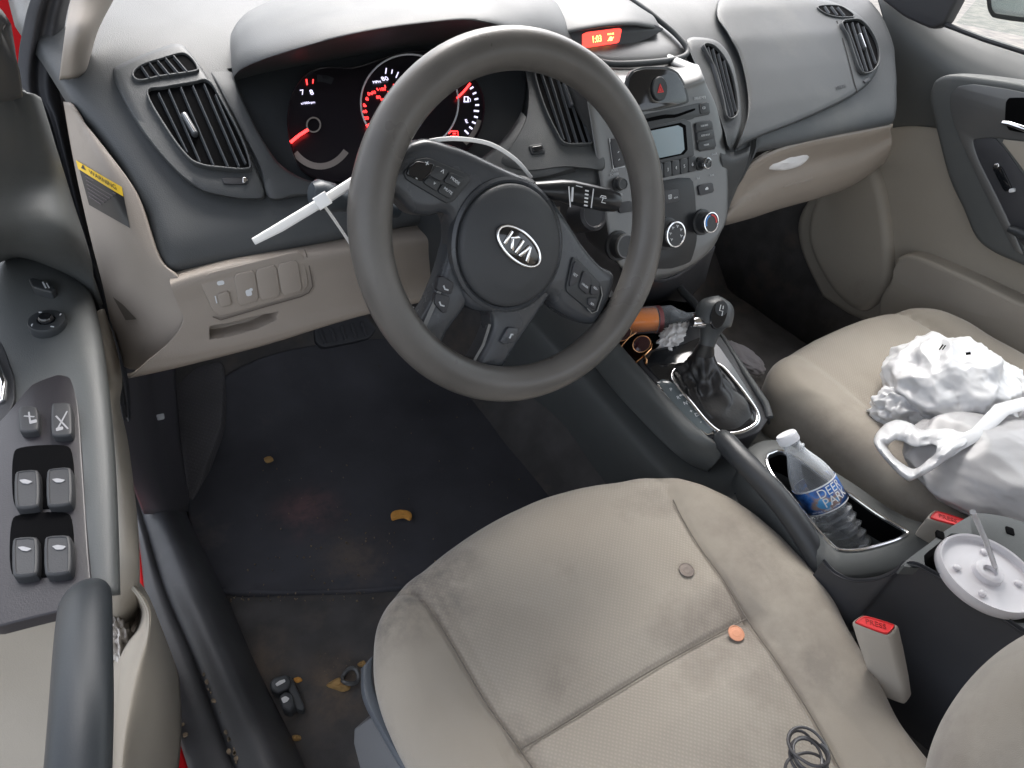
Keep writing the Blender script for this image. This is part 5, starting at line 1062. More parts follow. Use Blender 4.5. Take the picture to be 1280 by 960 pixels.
g = G(); g.patch([[W(x, y, 'z', .215)+V((.008, .008, 0)) for x, y in [(462, 830), (462, 868), (484, 912), (516, 958), (560, 1020)]], [W(x, y, 'z', .215) for x, y in [(452, 835), (454, 872), (474, 912), (504, 962), (548, 1025)]], [W(x, y, 'z', .15) for x, y in [(452, 835), (454, 874), (474, 914), (504, 964), (548, 1028)]]], 6, 4)
g.build('seat_base_trim', mat('blue_grey_trim', (.10, .115, .135), .4, bs=800, bstr=.2), ds, 50, solid=.006)
g = G(); f = Frame(W(480, 930, 'z', .16), (.55, -.8, 0), (-1, -.55, .75)); P = lp(f, [(438, 915), (476, 888), (540, 975), (580, 1040), (470, 1040)], 0, 1); g.prism(f, P, -.03, 0, .002); g.build('seat_side_cover', M['silver'] if 0 else mat('seat_cover_grey', (.13, .135, .145), .5, bs=700, bstr=.3), ds)
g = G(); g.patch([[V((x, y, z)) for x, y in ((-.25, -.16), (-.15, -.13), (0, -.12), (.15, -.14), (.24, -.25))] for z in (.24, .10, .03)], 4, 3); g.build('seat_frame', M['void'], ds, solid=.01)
# backrest side, at the lower right corner of the photo
bk_ = [[(1186, 1000), (1194, 955), (1212, 912), (1243, 868), (1286, 830), (1350, 795)], [(1212, 1020), (1226, 972), (1247, 930), (1275, 893), (1308, 866), (1358, 838)], [(1260, 1060), (1280, 1010), (1300, 970), (1320, 940), (1350, 910), (1390, 880)]]
g = G(); rws = []
for z0, L in ((.36, bk_[0]), (.40, bk_[0]), (.455, bk_[1]), (.47, bk_[2])):
    rws.append([W(x, y, 'z', z0+.02*i) for i, (x, y) in enumerate(L)])
rws[0] = [p+V((.02, -.03, -.05)) for p in rws[1]]
g.patch(rws, 6, 6); g.build('backrest', M['bolster'], ds, 60, solid=.02)
ps = thing('passenger_seat', 'clean beige cloth passenger seat carrying white plastic bags', 'car seat', (.74, -.3, 0))
out = [V(q) for q in ((.478, -.16), (.474, -.10), (.50, -.058), (.56, -.036), (.64, -.022), (.75, -.016), (.86, -.022), (.94, -.05), (.985, -.11), (1.0, -.25), (1.0, -.5), (.98, -.75), (.75, -.80), (.50, -.75), (.478, -.5), (.478, -.3))]
s1 = [V(q) for q in ((.60, -.02), (.60, -.15), (.605, -.35), (.61, -.7))]; s2 = [V(q) for q in ((.90, -.02), (.90, -.15), (.895, -.35), (.89, -.7))]
def zp(p): return .335+.014*max(0, 1-((p.x-.52)/.06)**2)+.014*max(0, 1-((p.x-.96)/.06)**2)+.01*(p.y+.2)+.006*max(0, 1-((p.y+.1)/.09)**2)
cushion(ps, out, zp, .04, .15, [s2], [(.56, .1), (.56, -1), (.90, -1), (.90, .1)], (.74, -.38), 80, .03)
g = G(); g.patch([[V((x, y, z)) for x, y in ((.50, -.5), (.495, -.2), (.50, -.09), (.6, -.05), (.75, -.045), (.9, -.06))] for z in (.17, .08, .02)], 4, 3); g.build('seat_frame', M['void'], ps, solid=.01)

# ================================================================== console
co = thing('centre_console', 'dark centre console between the seats with chrome ringed shifter and cup holders', 'console', (.36, -.2, 0))
sec = lambda y, zt, xl=.232, xr=.485: [V((xl-.01, y, .0)), V((xl, y, zt*.5)), V((xl+.006, y, zt-.03)), V((xl+.03, y, zt-.004)), V((.36, y, zt)), V((xr-.03, y, zt-.004)), V((xr-.008, y, zt-.03)), V((xr, y, zt*.5)), V((xr+.005, y, 0))]
g = G(); g.patch([sec(.40, .30), sec(.20, .27, .25), sec(.05, .26, .245), sec(-.10, .255, .24), sec(-.22, .262, .235), sec(-.34, .27, .235), sec(-.44, .27, .235)], 5, 6)
g.build('console_body', M['trim'], co, 60, solid=.004)
g = G(); g.patch([[W(x, y, 'z', z) for x, y, z in [(735, 446, .31), (762, 482, .30), (800, 524, .29), (838, 562, .275), (862, 580, .265), (884, 590, .262)]],
    [W(x, y, 'z', z) for x, y, z in [(738, 436, .335), (765, 472, .325), (803, 514, .31), (840, 552, .295), (864, 572, .285), (890, 584, .285)]],
    [W(x, y, 'z', z) for x, y, z in [(752, 424, .368), (778, 457, .362), (814, 498, .35), (850, 538, .34), (876, 560, .325), (900, 572, .31)]],
    [W(x, y, 'z', z) for x, y, z in [(766, 424, .380), (790, 452, .373), (824, 490, .361), (858, 526, .350), (884, 550, .342), (904, 560, .332)]],
    [W(x, y, 'z', z) for x, y, z in [(771, 426, .376), (795, 453, .369), (828, 489, .357), (862, 525, .346), (887, 547, .338), (906, 556, .330)]]], 7, 6)
g.build('console_side_trim', M['trim'], co, 60, solid=.004)
FT = frame3(W(820, 480, 'z', .357), W(940, 500, 'z', .352), W(860, 440, 'z', .372)); FT = Frame(FT.o, (1, 0, 0), FT.n if FT.n.z > 0 else -FT.n)
ftl = lambda p, h=0, ch=2, n=0: lp(FT, p, h, ch, n)
g = G(); P = ftl([(795, 453), (828, 489), (862, 526), (890, 549), (925, 549), (950, 540), (962, 522), (955, 504), (932, 468), (905, 425), (885, 400), (868, 392), (850, 430), (815, 436)], .0, 1); P = P[::-1] if area(P) < 0 else P
g.prism(FT, P, -.06, .0, .003); g.build('shifter_housing', M['dark'], co, 40)
g = G(); P = ftl([(802, 452), (832, 484), (864, 519), (892, 541), (925, 541), (945, 532), (951, 519), (942, 500), (920, 464), (898, 432), (880, 420), (850, 432), (815, 440)], .0, 1); P = P[::-1] if area(P) < 0 else P
g.prism(FT, P, -.01, .0015, .001); sh = g.build('shifter_plate', M['gloss'], co, 40)
g = G(); P = ftl([(820, 478), (828, 474), (840, 478), (858, 500), (880, 524), (892, 538), (886, 544), (874, 538), (846, 512), (830, 492)], .0015, 1); P = P[::-1] if area(P) < 0 else P
g.prism(FT, P, 0, .0032, .0008); gi = g.build('gear_indicator', mat('grey_gloss', (.10, .12, .13), .12, coat=.5), sh)
g = G()
for s, x, y in (('P', 839, 487), ('R', 848, 497), ('N', 857, 504), ('+', 864, 514), ('D', 871, 518.5), ('-', 876, 527)):
    a = FT.loc(x, y, .0035); g.text(FT, s, a[0], a[1], .0085, .0034, -.25)
    if s in 'RND': g.prism(FT, rr(a[0]+.006, a[1]+.002, .004, .003, .0008), .003, .0036, 0)
g.build('lettering', M['print'], gi)
g = G(); ribbon(g, [(822, 480), (836, 498), (852, 516), (872, 536), (884, 543), (892, 541)], 1.8, FT, .0022, .001); g.build('indicator_edge', M['chrome'], gi)
RO = [(838, 470), (841, 461), (852, 456), (870, 453), (890, 452), (904, 457), (922, 477), (938, 498), (949, 516), (948, 530), (930, 541), (910, 544), (896, 540), (880, 526), (862, 504), (846, 484)]
PO = ftl(RO, .005, 0, 5); PO = PO[::-1] if area(PO) < 0 else PO; PI_ = inset(PO, .0058)
g = G(); g.ring(FT, PI_, PO, 0, .0065, .0015); g.build('boot_ring', M['chrome'], sh)
neck = W(880, 440, 'x', .350); top = W(886, 422, 'x', .352); ax = (top-neck).normalized(); fn_ = Frame(neck, (1, 0, 0), ax)
gs = thing('gear_lever', 'automatic gear lever with rounded black knob, chrome button and soft black boot', 'gear lever', tuple(FT.pt(0, 0, 0)))
g = G(); PB = inset(PO, .0045); n = len(PB); cB = sum(PB, V((0, 0)))/n; R = []
ang0 = [math.atan2(p.y-cB.y, p.x-cB.x) for p in PB]
for k in range(25):
    t = k/24; row = []
    for i, p in enumerate(PB):
        a = FT.pt(p.x, p.y, -.002); th = ang0[i]; b = fn_.pt(.0155*math.cos(th), .0155*math.sin(th), 0)
        s = t**.75
        q = a.lerp(b, s)
        cc = FT.pt(cB.x, cB.y, 0).lerp(neck, s); o_ = (q-cc)
        bulge = .30*math.sin(PI*min(1, t*1.15))*(1-t)+.0
        fold = math.sin(PI*t)*(.16*noise.noise(V((math.cos(th)*2.2, math.sin(th)*2.2, t*3)))*2+.09*math.sin(t*22+3*math.sin(th*2)))
        q = cc+o_*(1+bulge*.35+fold)-FT.n*(.014*math.sin(PI*t)**1.5)
        row.append(q)
    R.append(row)
g.rings(R); g.build('boot', M['leather'], gs, 60)
g = G(); g.tube([neck-ax*.01, neck, neck+ax*.012, top], [.016, .0165, .0125, .012], 24); g.build('shaft', M['leather'], gs)
kc = W(892, 396, 'x', .362); kd = (kc-top).normalized()
fk2 = Frame(kc, (1, -.55, .15), (-.25, -.62, .78)); 
g = G()
kp = [top-kd*.012, top+kd*.008, top+kd*.022, kc-kd*.010, kc+kd*.006, kc+kd*.018, kc+kd*.028, kc+kd*.033]
g.tube(cr(kp, 4, False), [x for x in [.0125, .0125, .0135, .0145, .016, .018, .020, .0225, .0245, .0262, .0275, .0286, .0294, .0298, .030, .030, .0298, .0294, .0287, .0278, .0265, .0248, .0222, .019, .0145, .011, .007, .003, .0005]][:len(cr(kp, 4, False))], 28, upv=(-.35, -.7, .5), flat=.85)
kn = g.build('knob', mat('knob_plastic', (.055, .06, .063), .42, bs=1200, bstr=.2, rvar=.05), gs, 70)
fq = Frame(kc+(CC-kc).normalized()*.0300+rt*.007, rt*.9+up*-.35, (CC-kc).normalized()+rt*.35+up*.15)
g = G(); g.prism(fq, ell(0, .004, .0120, .0225, 36, .12), -.006, .0006, .001); gg = g.build('knob_inlay', M['gloss'], kn)
g = G(); g.prism(fq, ell(0, .0135, .0098, .0115, 30, .12), -.002, .0016, .0006); g.build('knob_emblem_plate', M['dash_smooth'], gg)
g = G(); g.tube([fq.pt(-.003, .018, .0018), fq.pt(-.002, .009, .0018), fq.pt(.003, .010, .0018), fq.pt(.004, .003, .0018)], .0007, 6); g.tube([fq.pt(.001, .018, .0018), fq.pt(.002, .013, .0018)], .0007, 6); g.build('shift_pattern', M['print'], gg)
bp_ = W(869, 403, 'x', .326); fb_ = Frame(bp_, up, -rt*1.0+fw*-.4); g = G(); g.lathe(fb_, [(.0092, -.014), (.0092, .0), (.008, .004), (.0065, .006), (.0001, .0068)], n=24, cap0=False); g.build('lock_button', M['chrome'], kn)
# open storage bin ahead of the lever
g = G(); g.patch([[W(735, 372, 'z', .33), W(800, 372, 'z', .33), W(875, 380, 'z', .33)], [W(750, 400, 'z', .325), W(810, 400, 'z', .325), W(880, 402, 'z', .325)], [W(772, 436, 'z', .33), W(820, 444, 'z', .335), W(880, 440, 'z', .34)], [W(785, 452, 'z', .345), W(825, 458, 'z', .352), W(880, 450, 'z', .355)]], 5, 5); g.build('storage_bin', M['gloss'], co, 60, solid=.004)
g = G(); g.tube([W(834, 344, 'z', .385), W(868, 378, 'z', .380), W(905, 426, 'z', .372), W(932, 468, 'z', .362), W(957, 505, 'z', .352), W(962, 522, 'z', .345)], [.006]*6, 10); g.build('console_edge', M['dash'], co)
g = G(); g.patch([[W(834, 344, 'z', .38), W(905, 426, 'z', .37), W(960, 512, 'z', .35)], [W(836, 350, 'z', .30), W(908, 432, 'z', .30), W(963, 530, 'z', .30)]], 5, 4); g.build('console_right_wall', M['dark'], co, solid=.004)
# deck with open bin and bottle holder
RI = [(958, 572), (966, 566), (978, 564), (1000, 575), (1030, 596), (1060, 616), (1095, 641), (1120, 656), (1134, 665), (1126, 672), (1108, 679), (1077, 687), (1055, 688), (1042, 683), (1020, 660), (990, 622), (965, 592)]
RU = [(932, 566), (944, 552), (970, 548), (1002, 562), (1038, 584), (1070, 604), (1105, 628), (1135, 645), (1180, 662), (1160, 690), (1120, 712), (1080, 722), (1050, 722), (1034, 708), (1005, 672), (970, 630), (942, 596)]
a1 = cr([W(x, y, 'z', .325) for x, y in RU], 4); a2 = cr([W(x, y, 'z', .335) for x, y in RI], 4)
cI = sum(a2, V())/len(a2)
g = G(); g.rings([[p+V((0, 0, -.10)) for p in a1], [p+V((0, 0, -.02)) for p in a1], [p+V((0, 0, -.005)) for p in a1], [p.lerp(q, .15) for p, q in zip(a1, a2)], [p.lerp(q, .8)+V((0, 0, .002)) for p, q in zip(a1, a2)], [q+V((0, 0, -.001)) for q in a2], [cI+(q-cI)*.97+V((0, 0, -.02)) for q in a2], [cI+(q-cI)*.86+V((0, 0, -.11)) for q in a2]], cap1=True); g.build('console_deck', M['trim'], co, 45)
g = G(); g.rings([[cI+(q-cI)*.955+V((0, 0, -.004)) for q in a2], [cI+(q-cI)*.94+V((0, 0, -.06)) for q in a2], [cI+(q-cI)*.85+V((0, 0, -.108)) for q in a2]], cap1=True); g.build('bin_liner', M['void'], co)
g = G(); g.tube(a2, .0022, 8, closed=True); g.build('bin_rim', M['chrome'], co)
# rear block with the cup holders
TOPZ = .415
tp = [(1140, 704, TOPZ), (1170, 718, TOPZ), (1210, 742, TOPZ), (1260, 776, TOPZ), (1340, 832, TOPZ), (1480, 930, TOPZ)]
tw = [W(1030, 700, 'x', .262), W(1044, 715, 'x', .262), W(1066, 724, 'x', .262), W(1096, 722, 'x', .264), W(1122, 711, 'x', .268)]+[W(*p[:2], 'z', p[2]) for p in tp]
g = G(); g.patch([tw, [p+V((-.002, 0, -.006)) for p in tw], [V((p.x-.006, p.y, p.z*.7)) for p in tw], [V((p.x-.008, p.y, p.z*.4)) for p in tw], [V((p.x-.012, p.y, .0)) for p in tw]], 6, 5); g.build('console_side', M['dark'], co, 50, solid=.004)
g = G(); ribbon_pts = [W(x, y, 'x', .262) for x, y in [(1130, 830), (1150, 848), (1180, 862), (1205, 868)]]; g.tube([W(x, y, 'z', .2) for x, y in [(1138, 838), (1152, 850), (1178, 864), (1206, 872)]], .0025, 8); g.build('console_crease', M['dash'], co)
g = G(); fsx = Frame(W(1160, 878, 'z', .16), (0, -1, 0), (-1, 0, .2)); g.lathe(fsx, [(.008, -.01), (.008, .001), (.005, .002), (.004, .0005), (.001, .0005)], n=20, cap0=False); g.build('screw_cap', M['dash'], co)
Fc = Frame((.4, -.45, TOPZ), (1, 0, 0), (0, 0, 1)); cx, cy = Fc.loc(1232, 705); lid = W(1236, 715, 'z', .428)
rL = (W(1180, 714, 'z', .425)-W(1296, 718, 'z', .425)).length/2*.95
hole = (lid.x-Fc.o.x, lid.y-Fc.o.y+.004); rH = rL*1.10
Po = lp(Fc, [(1128, 706), (1160, 680), (1180, 664), (1205, 648), (1225, 640), (1270, 648), (1330, 672), (1420, 720), (1440, 820), (1380, 850), (1290, 796), (1210, 744), (1160, 712)], 0, 0, 5)
Po = Po[::-1] if area(Po) < 0 else Po
Pi2 = []
for p in Po:
    t = math.atan2(p.y-hole[1], p.x-hole[0]); q_ = min(rH, .88*math.hypot(p.y-hole[1], p.x-hole[0])); Pi2.append(V((hole[0]+q_*math.cos(t), hole[1]+q_*math.sin(t))))
g = G(); g.rings([[Fc.pt(p.x, p.y, -.015) for p in Po], [Fc.pt(p.x, p.y, -.004) for p in Po], [Fc.pt(*p.lerp(q, .04), 0) for p, q in zip(Po, Pi2)], [Fc.pt(*p.lerp(q, .92), 0) for p, q in zip(Po, Pi2)], [Fc.pt(q.x, q.y, -.003) for q in Pi2], [Fc.pt(q.x, q.y, -.08) for q in Pi2]], cap1=True); g.build('cup_holder', M['trim'], co, 45)
g = G()
for x, y in ((1175, 669), (1262, 664)):
    g = G(); a = Fc.loc(x, y); g.prism(Fc, rr(a[0], a[1], .012, .009, .002, .6), -.002, .0015, .0005); g.build('cup_clip', M['void'], co)
# cup
cu = thing('drink_cup', 'large drink cup with translucent lid and clear straw in the rear cup holder', 'cup', (lid.x, lid.y, .30))
fl = Frame(lid, (1, 0, 0), (0, 0, 1)); r = rL
g = G(); g.lathe(fl, [(r*.45, -.13), (r*.50, -.05), (r*.58, -.025), (r*.72, -.012), (r*.95, -.006)], n=60, cap1=False); g.build('cup_body', mat('translucent_cup', (.62, .50, .47), .25, trans=.25), cu)
ldm = mat('lid_plastic', (.66, .64, .66), .3, trans=.15, bs=40, bstr=.2)
g = G(); g.lathe(fl, [(r*.97, -.012), (r*1.0, -.010), (r*1.0, -.002), (r*.97, .002), (r*.93, .001), (r*.90, -.005), (r*.86, -.006), (r*.5, -.0045), (r*.30, -.004), (r*.28, .002), (r*.22, .0035), (r*.14, .003), (r*.12, -.001), (.0001, -.001)], n=64, cap0=False); ld = g.build('lid', ldm, cu)
g = G()
for t in (.6, 2.4, 3.5, 5.4):
    g = G(); g.lathe(fl, [(r*.075, -.006), (r*.075, -.002), (r*.05, -.001), (.0001, -.001)], n=18, cx=r*.62*math.cos(t), cy=r*.62*math.sin(t), cap0=False); g.build('lid_button', ldm, ld)
g = G(); g.tube([W(1246, 713, 'z', .40), W(1243, 706, 'z', .45), W(1232, 675, 'z', .50), W(1216, 640, 'z', .56)], .0026, 12); g.build('straw', mat('clear_straw', (.82, .82, .84), .15, trans=.6, ior=1.2), cu)
# hand brake
hb = thing('hand_brake', 'black hand brake lever lowered beside the water bottle', 'hand brake', tuple(W(1010, 690, 'z', .30)))
hpts = [W(898, 546, 'z', .335), W(906, 552, 'z', .338), W(925, 572, 'z', .342), W(950, 598, 'z', .342), W(975, 626, 'z', .338), W(1000, 660, 'z', .328), W(1018, 690, 'z', .312), W(1032, 720, 'z', .290)]
hc_ = cr(hpts, 4, False); g = G(); g.tube(hc_, [.010, .013, .0145, .0155]+[.0165]*(len(hc_)-4), 22); g.build('grip', mat('brake_grip', (.035, .038, .042), .4, bs=900, bstr=.3, rvar=.07), hb, 60)
g = G(); g.tube([W(893, 540, 'z', .334), W(899, 547, 'z', .336)], [.006, .007], 16); g.build('release_button', M['silver'], hb)
g = G(); ribbon(g, [(918, 617), (932, 614), (945, 620), (990, 672)], 1.5, 'z', .262, .0006); g.build('console_gap', seam, co)
# water bottle
A = W(985, 548, 'z', .375); B = W(1066, 688, 'z', .262); ax = (B-A).normalized(); Lb = (B-A).length
fbt = Frame(A, rt, ax)
wb = thing('water_bottle', 'clear plastic water bottle with white cap and blue label leaning in the console bin', 'water bottle', tuple(B))
k = Lb/.205; rb = .031
plast = film('bottle_plastic', (.80, .84, .88), .05, .75, .03)
prof = [(.0125, .006), (.0125, .016), (.0155, .018), (.0155, .020), (.0135, .022), (.015, .028), (.021, .042), (.0265, .056), (.0295, .068), (.031, .076), (.0305, .082), (.0305, .118), (.031, .122)]
y_ = .122
while y_ < .190: prof += [(.0275, y_+.004), (.0268, y_+.0065), (.031, y_+.011), (.031, y_+.013)]; y_ += .0145
prof += [(.030, .198), (.024, .204), (.0001, .202)]
g = G(); R = []
for r_, h in prof:
    row = []
    for j in range(64):
        t = 2*PI*j/64; rr2 = r_*(1+(.03*math.sin(5*t+h*300) if h > .124 and h < .195 else 0)); row.append(fbt.pt(rr2*math.cos(t), rr2*math.sin(t), h*k))
    R.append(row)
g.rings(R, cap1=True); g.build('bottle_body', plast, wb, 60, solid=.0006)
g = G(); g.lathe(fbt, [(.0001, -.008), (.0135, -.008), (.0148, -.006), (.0148, .005), (.0142, .0065), (.0001, .0065)], n=48); 
for j in range(40):
    t = 2*PI*j/40; g.tube([fbt.pt(.0148*math.cos(t), .0148*math.sin(t), -.005), fbt.pt(.0148*math.cos(t), .0148*math.sin(t), .004)], .0005, 5)
g.build('cap', mat('white_cap', (.78, .78, .80), .35), wb)
def bandm():
    m = mat('bottle_label', (.05, .18, .6), .35); nt = m.node_tree; b = nt.nodes['Principled BSDF']; tc = nd(nt, 'ShaderNodeTexCoord'); n = nd(nt, 'ShaderNodeTexNoise'); n.inputs['Scale'].default_value = 38; n.inputs['Detail'].default_value = 4
    r = nd(nt, 'ShaderNodeValToRGB'); el = r.color_ramp.elements; el[0].position = .36; el[0].color = (.012, .03, .16, 1); el[1].position = .66; el[1].color = (.12, .42, .78, 1); e2 = el.new(.50); e2.color = (.05, .20, .58, 1); e3 = el.new(.60); e3.color = (.45, .30, .22, 1)
    nt.links.new(tc.outputs['Object'], n.inputs['Vector']); nt.links.new(n.outputs['Fac'], r.inputs['Fac']); nt.links.new(r.outputs['Color'], b.inputs['Base Color']); return m
g = G(); g.rings([[fbt.pt((rb+.0006)*math.cos(t), (rb+.0006)*math.sin(t), h*k) for t in [2*PI*j/64 for j in range(65)]] for h in (.080, .100, .121)], closed=False); lbm = g.build('paper_label', bandm(), wb, 60, solid=.0002, off=1)
# lettering wrapped on the label
def wrap(s, tc_, hc, size, mm, name, par, sx=1.0):
    g = G(); f0 = Frame((0, 0, 0), (1, 0, 0), (0, 0, 1)); g.text(f0, s, 0, 0, size, 0, 0, sx=sx, ext=.0001); v2 = []
    for x, y, z in g.v:
        t = tc_+x/rb; v2.append(tuple(fbt.pt((rb+.0011+z)*math.cos(t), (rb+.0011+z)*math.sin(t), hc*k-y)))
    g.v = v2; return g.build(name, mm, par)
vd = (CC-(A+B)/2); tcam = math.atan2(vd.dot(fbt.ey), vd.dot(fbt.ex))
sgn = 1
wt = mat('label_white', (.85, .86, .88), .4)
# the reading direction must run left to right as seen by the viewer
pL = fbt.pt(rb*math.cos(tcam-.2), rb*math.sin(tcam-.2), .1); pR = fbt.pt(rb*math.cos(tcam+.2), rb*math.sin(tcam+.2), .1)
DIRS = 1 if PX(pR)[0] > PX(pL)[0] else -1
def wrap2(s, off, hc, size, mm, name, par, sx=1.):
    g = G(); f0 = Frame((0, 0, 0), (1, 0, 0), (0, 0, 1)); g.text(f0, s, 0, 0, size, 0, 0, sx=sx, ext=.0001); v2 = []
    for x, y, z in g.v:
        t = tcam+DIRS*(off+x/rb); v2.append(tuple(fbt.pt((rb+.0011+z)*math.cos(t), (rb+.0011+z)*math.sin(t), hc*k-y)))
    g.v = v2; return g.build(name, mm, par)
wrap2('DEER', .50, .091, .0185, wt, 'lettering', lbm, .9); wrap2('PARK', .56, .1065, .0185, wt, 'lettering', lbm, .9); wrap2('NATURAL SPRING WATER', -.1, .1165, .0034, wt, 'lettering', lbm)
g = G(); g.rings([[fbt.pt((rb+.0009)*math.cos(t), (rb+.0009)*math.sin(t), h*k) for t in [2*PI*j/64 for j in range(65)]] for h in (.079, .0815)], closed=False); g.rings([[fbt.pt((rb+.0009)*math.cos(t), (rb+.0009)*math.sin(t), h*k) for t in [2*PI*j/64 for j in range(65)]] for h in (.1195, .1215)], closed=False); g.build('label_border', wt, lbm, 60)
# small things in the bin with the bottle
# ---------------- buckles
def buckle(top4, z, drop, label, red):
    bk = thing('seat_belt_buckle', label, 'buckle', tuple(W(*top4[0], 'z', z)+V(drop)), 'seat belt buckles')
    T = [W(x, y, 'z', z) for x, y in top4]; c = sum(T, V())/4; ex = (T[2]-T[1]).normalized()
    n = (T[2]-T[1]).cross(T[0]-T[1]).normalized(); n = n if n.z > 0 else -n
    ax = -V(drop).normalized(); f = Frame(c, ex, n)
    P = chaikin([V((( p-c).dot(f.ex), (p-c).dot(f.ey))) for p in T], 2); P = P[::-1] if area(P) < 0 else P
    R = []
    for t, s in ((1, .72), (.97, .80), (.7, .90), (.3, .98), (.04, 1.0), (.01, .97), (0, .90)): R.append([f.pt(p.x*s, p.y*s, 0)+V(drop)*t for p in P])
    R.append([f.pt(p.x*.86, p.y*.86, -.002) for p in P])
    g = G(); g.rings(R, cap0=True, cap1=True); b = g.build('buckle_housing', M['buckle'], bk, 50)
    g = G(); g.prism(f, [V((p.x*.84, p.y*.80)) for p in P], -.006, .0015, .001, dish=.001); rb_ = g.build('release_button', M['redbtn'], bk); g = G(); ex_ = f.ex if True else 0; g.text(f, 'PRESS', 0, 0, .009, .0010); g.build('lettering', mat('dark_red_print', (.35, .02, .02), .5), rb_)
    return bk
dv = W(1116, 868, 'z', .27)-W(1092, 780, 'z', .365)
buckle([(1062, 778), (1078, 767), (1125, 781), (1112, 797)], .365, tuple(dv), 'beige buckle with red button standing upright between driver seat and console', None)
buckle([(1157, 648), (1168, 636), (1212, 650), (1200, 660)], .37, (.0, .0, -.08), 'beige buckle with red button beside the passenger seat, mostly behind the console', None)
# ---------------- coins
def coin(x, y, m, rad, label):
    p = V(W(x, y, 'z', .302)); q = V((p.x, p.y, zd(V((p.x, p.y)))+.0012)); f = Frame(W(x, y, 'z', q.z), (1, .3, 0), (-.04, -.05, 1)); g = G(); g.lathe(f, [(rad*.96, 0), (rad, .0004), (rad, .0014), (rad*.96, .0018), (rad*.86, .0018), (rad*.84, .0014), (rad*.5, .0015), (rad*.45, .0017), (rad*.2, .0017), (.0001, .0016)], n=40); o = g.build('coin', m, None, 20); tag(o, label, 'coin', 'coins on the driver seat')
coin(858, 713, M['nickel'], .0100, 'dull silver coin on the front half of the driver seat')
coin(920, 792, M['copper'], .0098, 'shiny copper penny just behind the cross seam of the driver seat')
# ---------------- wire coil at the bottom edge
g = G(); rnd = random.Random(5); c = W(1003, 953, 'z', .312); pts = []
for k in range(150):
    t = k*.21; r_ = .021+.004*math.sin(t*1.7); cx_ = .010*math.sin(t*.31); cy_ = .006*math.cos(t*.23)
    pts.append(c+V((cx_+r_*math.cos(t)*1.0, cy_+r_*.8*math.sin(t), .004+.004*math.sin(t*.9)+.0001*k)))
g.tube(pts, .0016, 8); tag(g.build('coiled_cable', mat('grey_cable', (.06, .058, .062), .25)), 'loosely coiled thin grey cable at the bottom edge of the driver seat', 'cable')
# ---------------- bag
bagm = mat('white_bag_film', (.76, .76, .77), .3, trans=.22, bs=70, bstr=.5, spec=.5)
bag2m = mat('thin_grey_bag_film', (.46, .45, .455), .35, trans=.22, bs=50, bstr=.5)
bg = thing('plastic_bag', 'bright white crumpled plastic carrier bag with looped handle on the passenger seat', 'plastic bag', tuple(W(1185, 510, 'z', .34)))
f = Frame((0, 0, 0), (.85, .5, 0), (0, 0, 1))
crumple('bag_film', 1186, 486, 'z', .385, .112, .092, .070, bagm, .20, .75, 1, f, 110, bg)
crumple('bag_film', 1240, 496, 'z', .375, .075, .055, .050, bagm, .22, .9, 9, f, 80, bg)
crumple('bag_film', 1128, 516, 'z', .36, .034, .045, .036, bagm, .26, .9, 12, f, 60, bg)
ho = cr([V(p) for p in [(1092, 552), (1103, 533), (1120, 525), (1139, 529), (1152, 537), (1176, 533), (1202, 537), (1222, 548), (1198, 565), (1168, 586), (1146, 598), (1132, 600), (1108, 577)]], 6)
hi = cr([V(p) for p in [(1110, 560), (1113, 554), (1121, 550), (1131, 553), (1142, 558), (1154, 557), (1165, 555), (1172, 558), (1168, 568), (1158, 576), (1148, 584), (1138, 585), (1120, 573)]], 6)
g = G(); R = []
for t in (0, .12, .25, .38, .5, .62, .75, .88, 1): R.append([W(*(a.lerp(b, t)), 'z', (.388+.00028*(a.x-1092))+.016*math.sin(PI*t)*(.6+.8*noise.noise(V((a.x*.03, a.y*.03, 1))))+.006*noise.noise(V((a.lerp(b, t).x*.09, a.lerp(b, t).y*.09, 4)))) for a, b in zip(ho, hi)])
g.rings(R); g.build('handle', bagm, bg, 40, solid=.0015)
g = G(); f3 = frame3(W(1162, 526, 'z', .375), W(1200, 530, 'z', .375), W(1166, 500, 'z', .41)); P = lp(f3, [(1160, 532), (1164, 497), (1205, 508), (1200, 535)], 0, 1); P = P[::-1] if area(P) < 0 else P; g.prism(f3, P, -.02, 0 if f3.n.dot(CC-f3.o) > 0 else .0, .001); g.build('box_inside', mat('grey_card', (.34, .31, .30), .8, var=.3, vs=200), bg)
g = G(); a = Frame(W(1178, 434, 'z', .455), rt, (CC-W(1178, 434, 'z', .455))); g.tube([a.pt(-.004, -.004, .003), a.pt(.001, .004, .003)], .0012, 6); g.tube([a.pt(0, -.004, .003), a.pt(.004, .003, .003)], .0010, 6); g.tube([a.pt(.030, -.010, .001), a.pt(.036, -.009, .001)], .0024, 6); g.build('bag_print', M['void'], bg)
b2 = thing('plastic_bag', 'grey translucent plastic bag at the right edge, in front of the passenger buckle', 'plastic bag', tuple(W(1250, 590, 'z', .34)))
crumple('bag_film', 1262, 588, 'z', .385, .135, .110, .050, bag2m, .13, .6, 3, Frame((0, 0, 0), (.8, -.6, 0), (.0, 0, 1)), 90, b2)
g = G(); g.tube([W(1178, 578, 'z', .41), W(1194, 556, 'z', .425), W(1222, 542, 'z', .432), W(1252, 512, 'z', .434), W(1295, 500, 'z', .434)], [.001, .010, .009, .011, .010], 12, flat=.22); g.build('bag_edge', bagm, b2, 70)
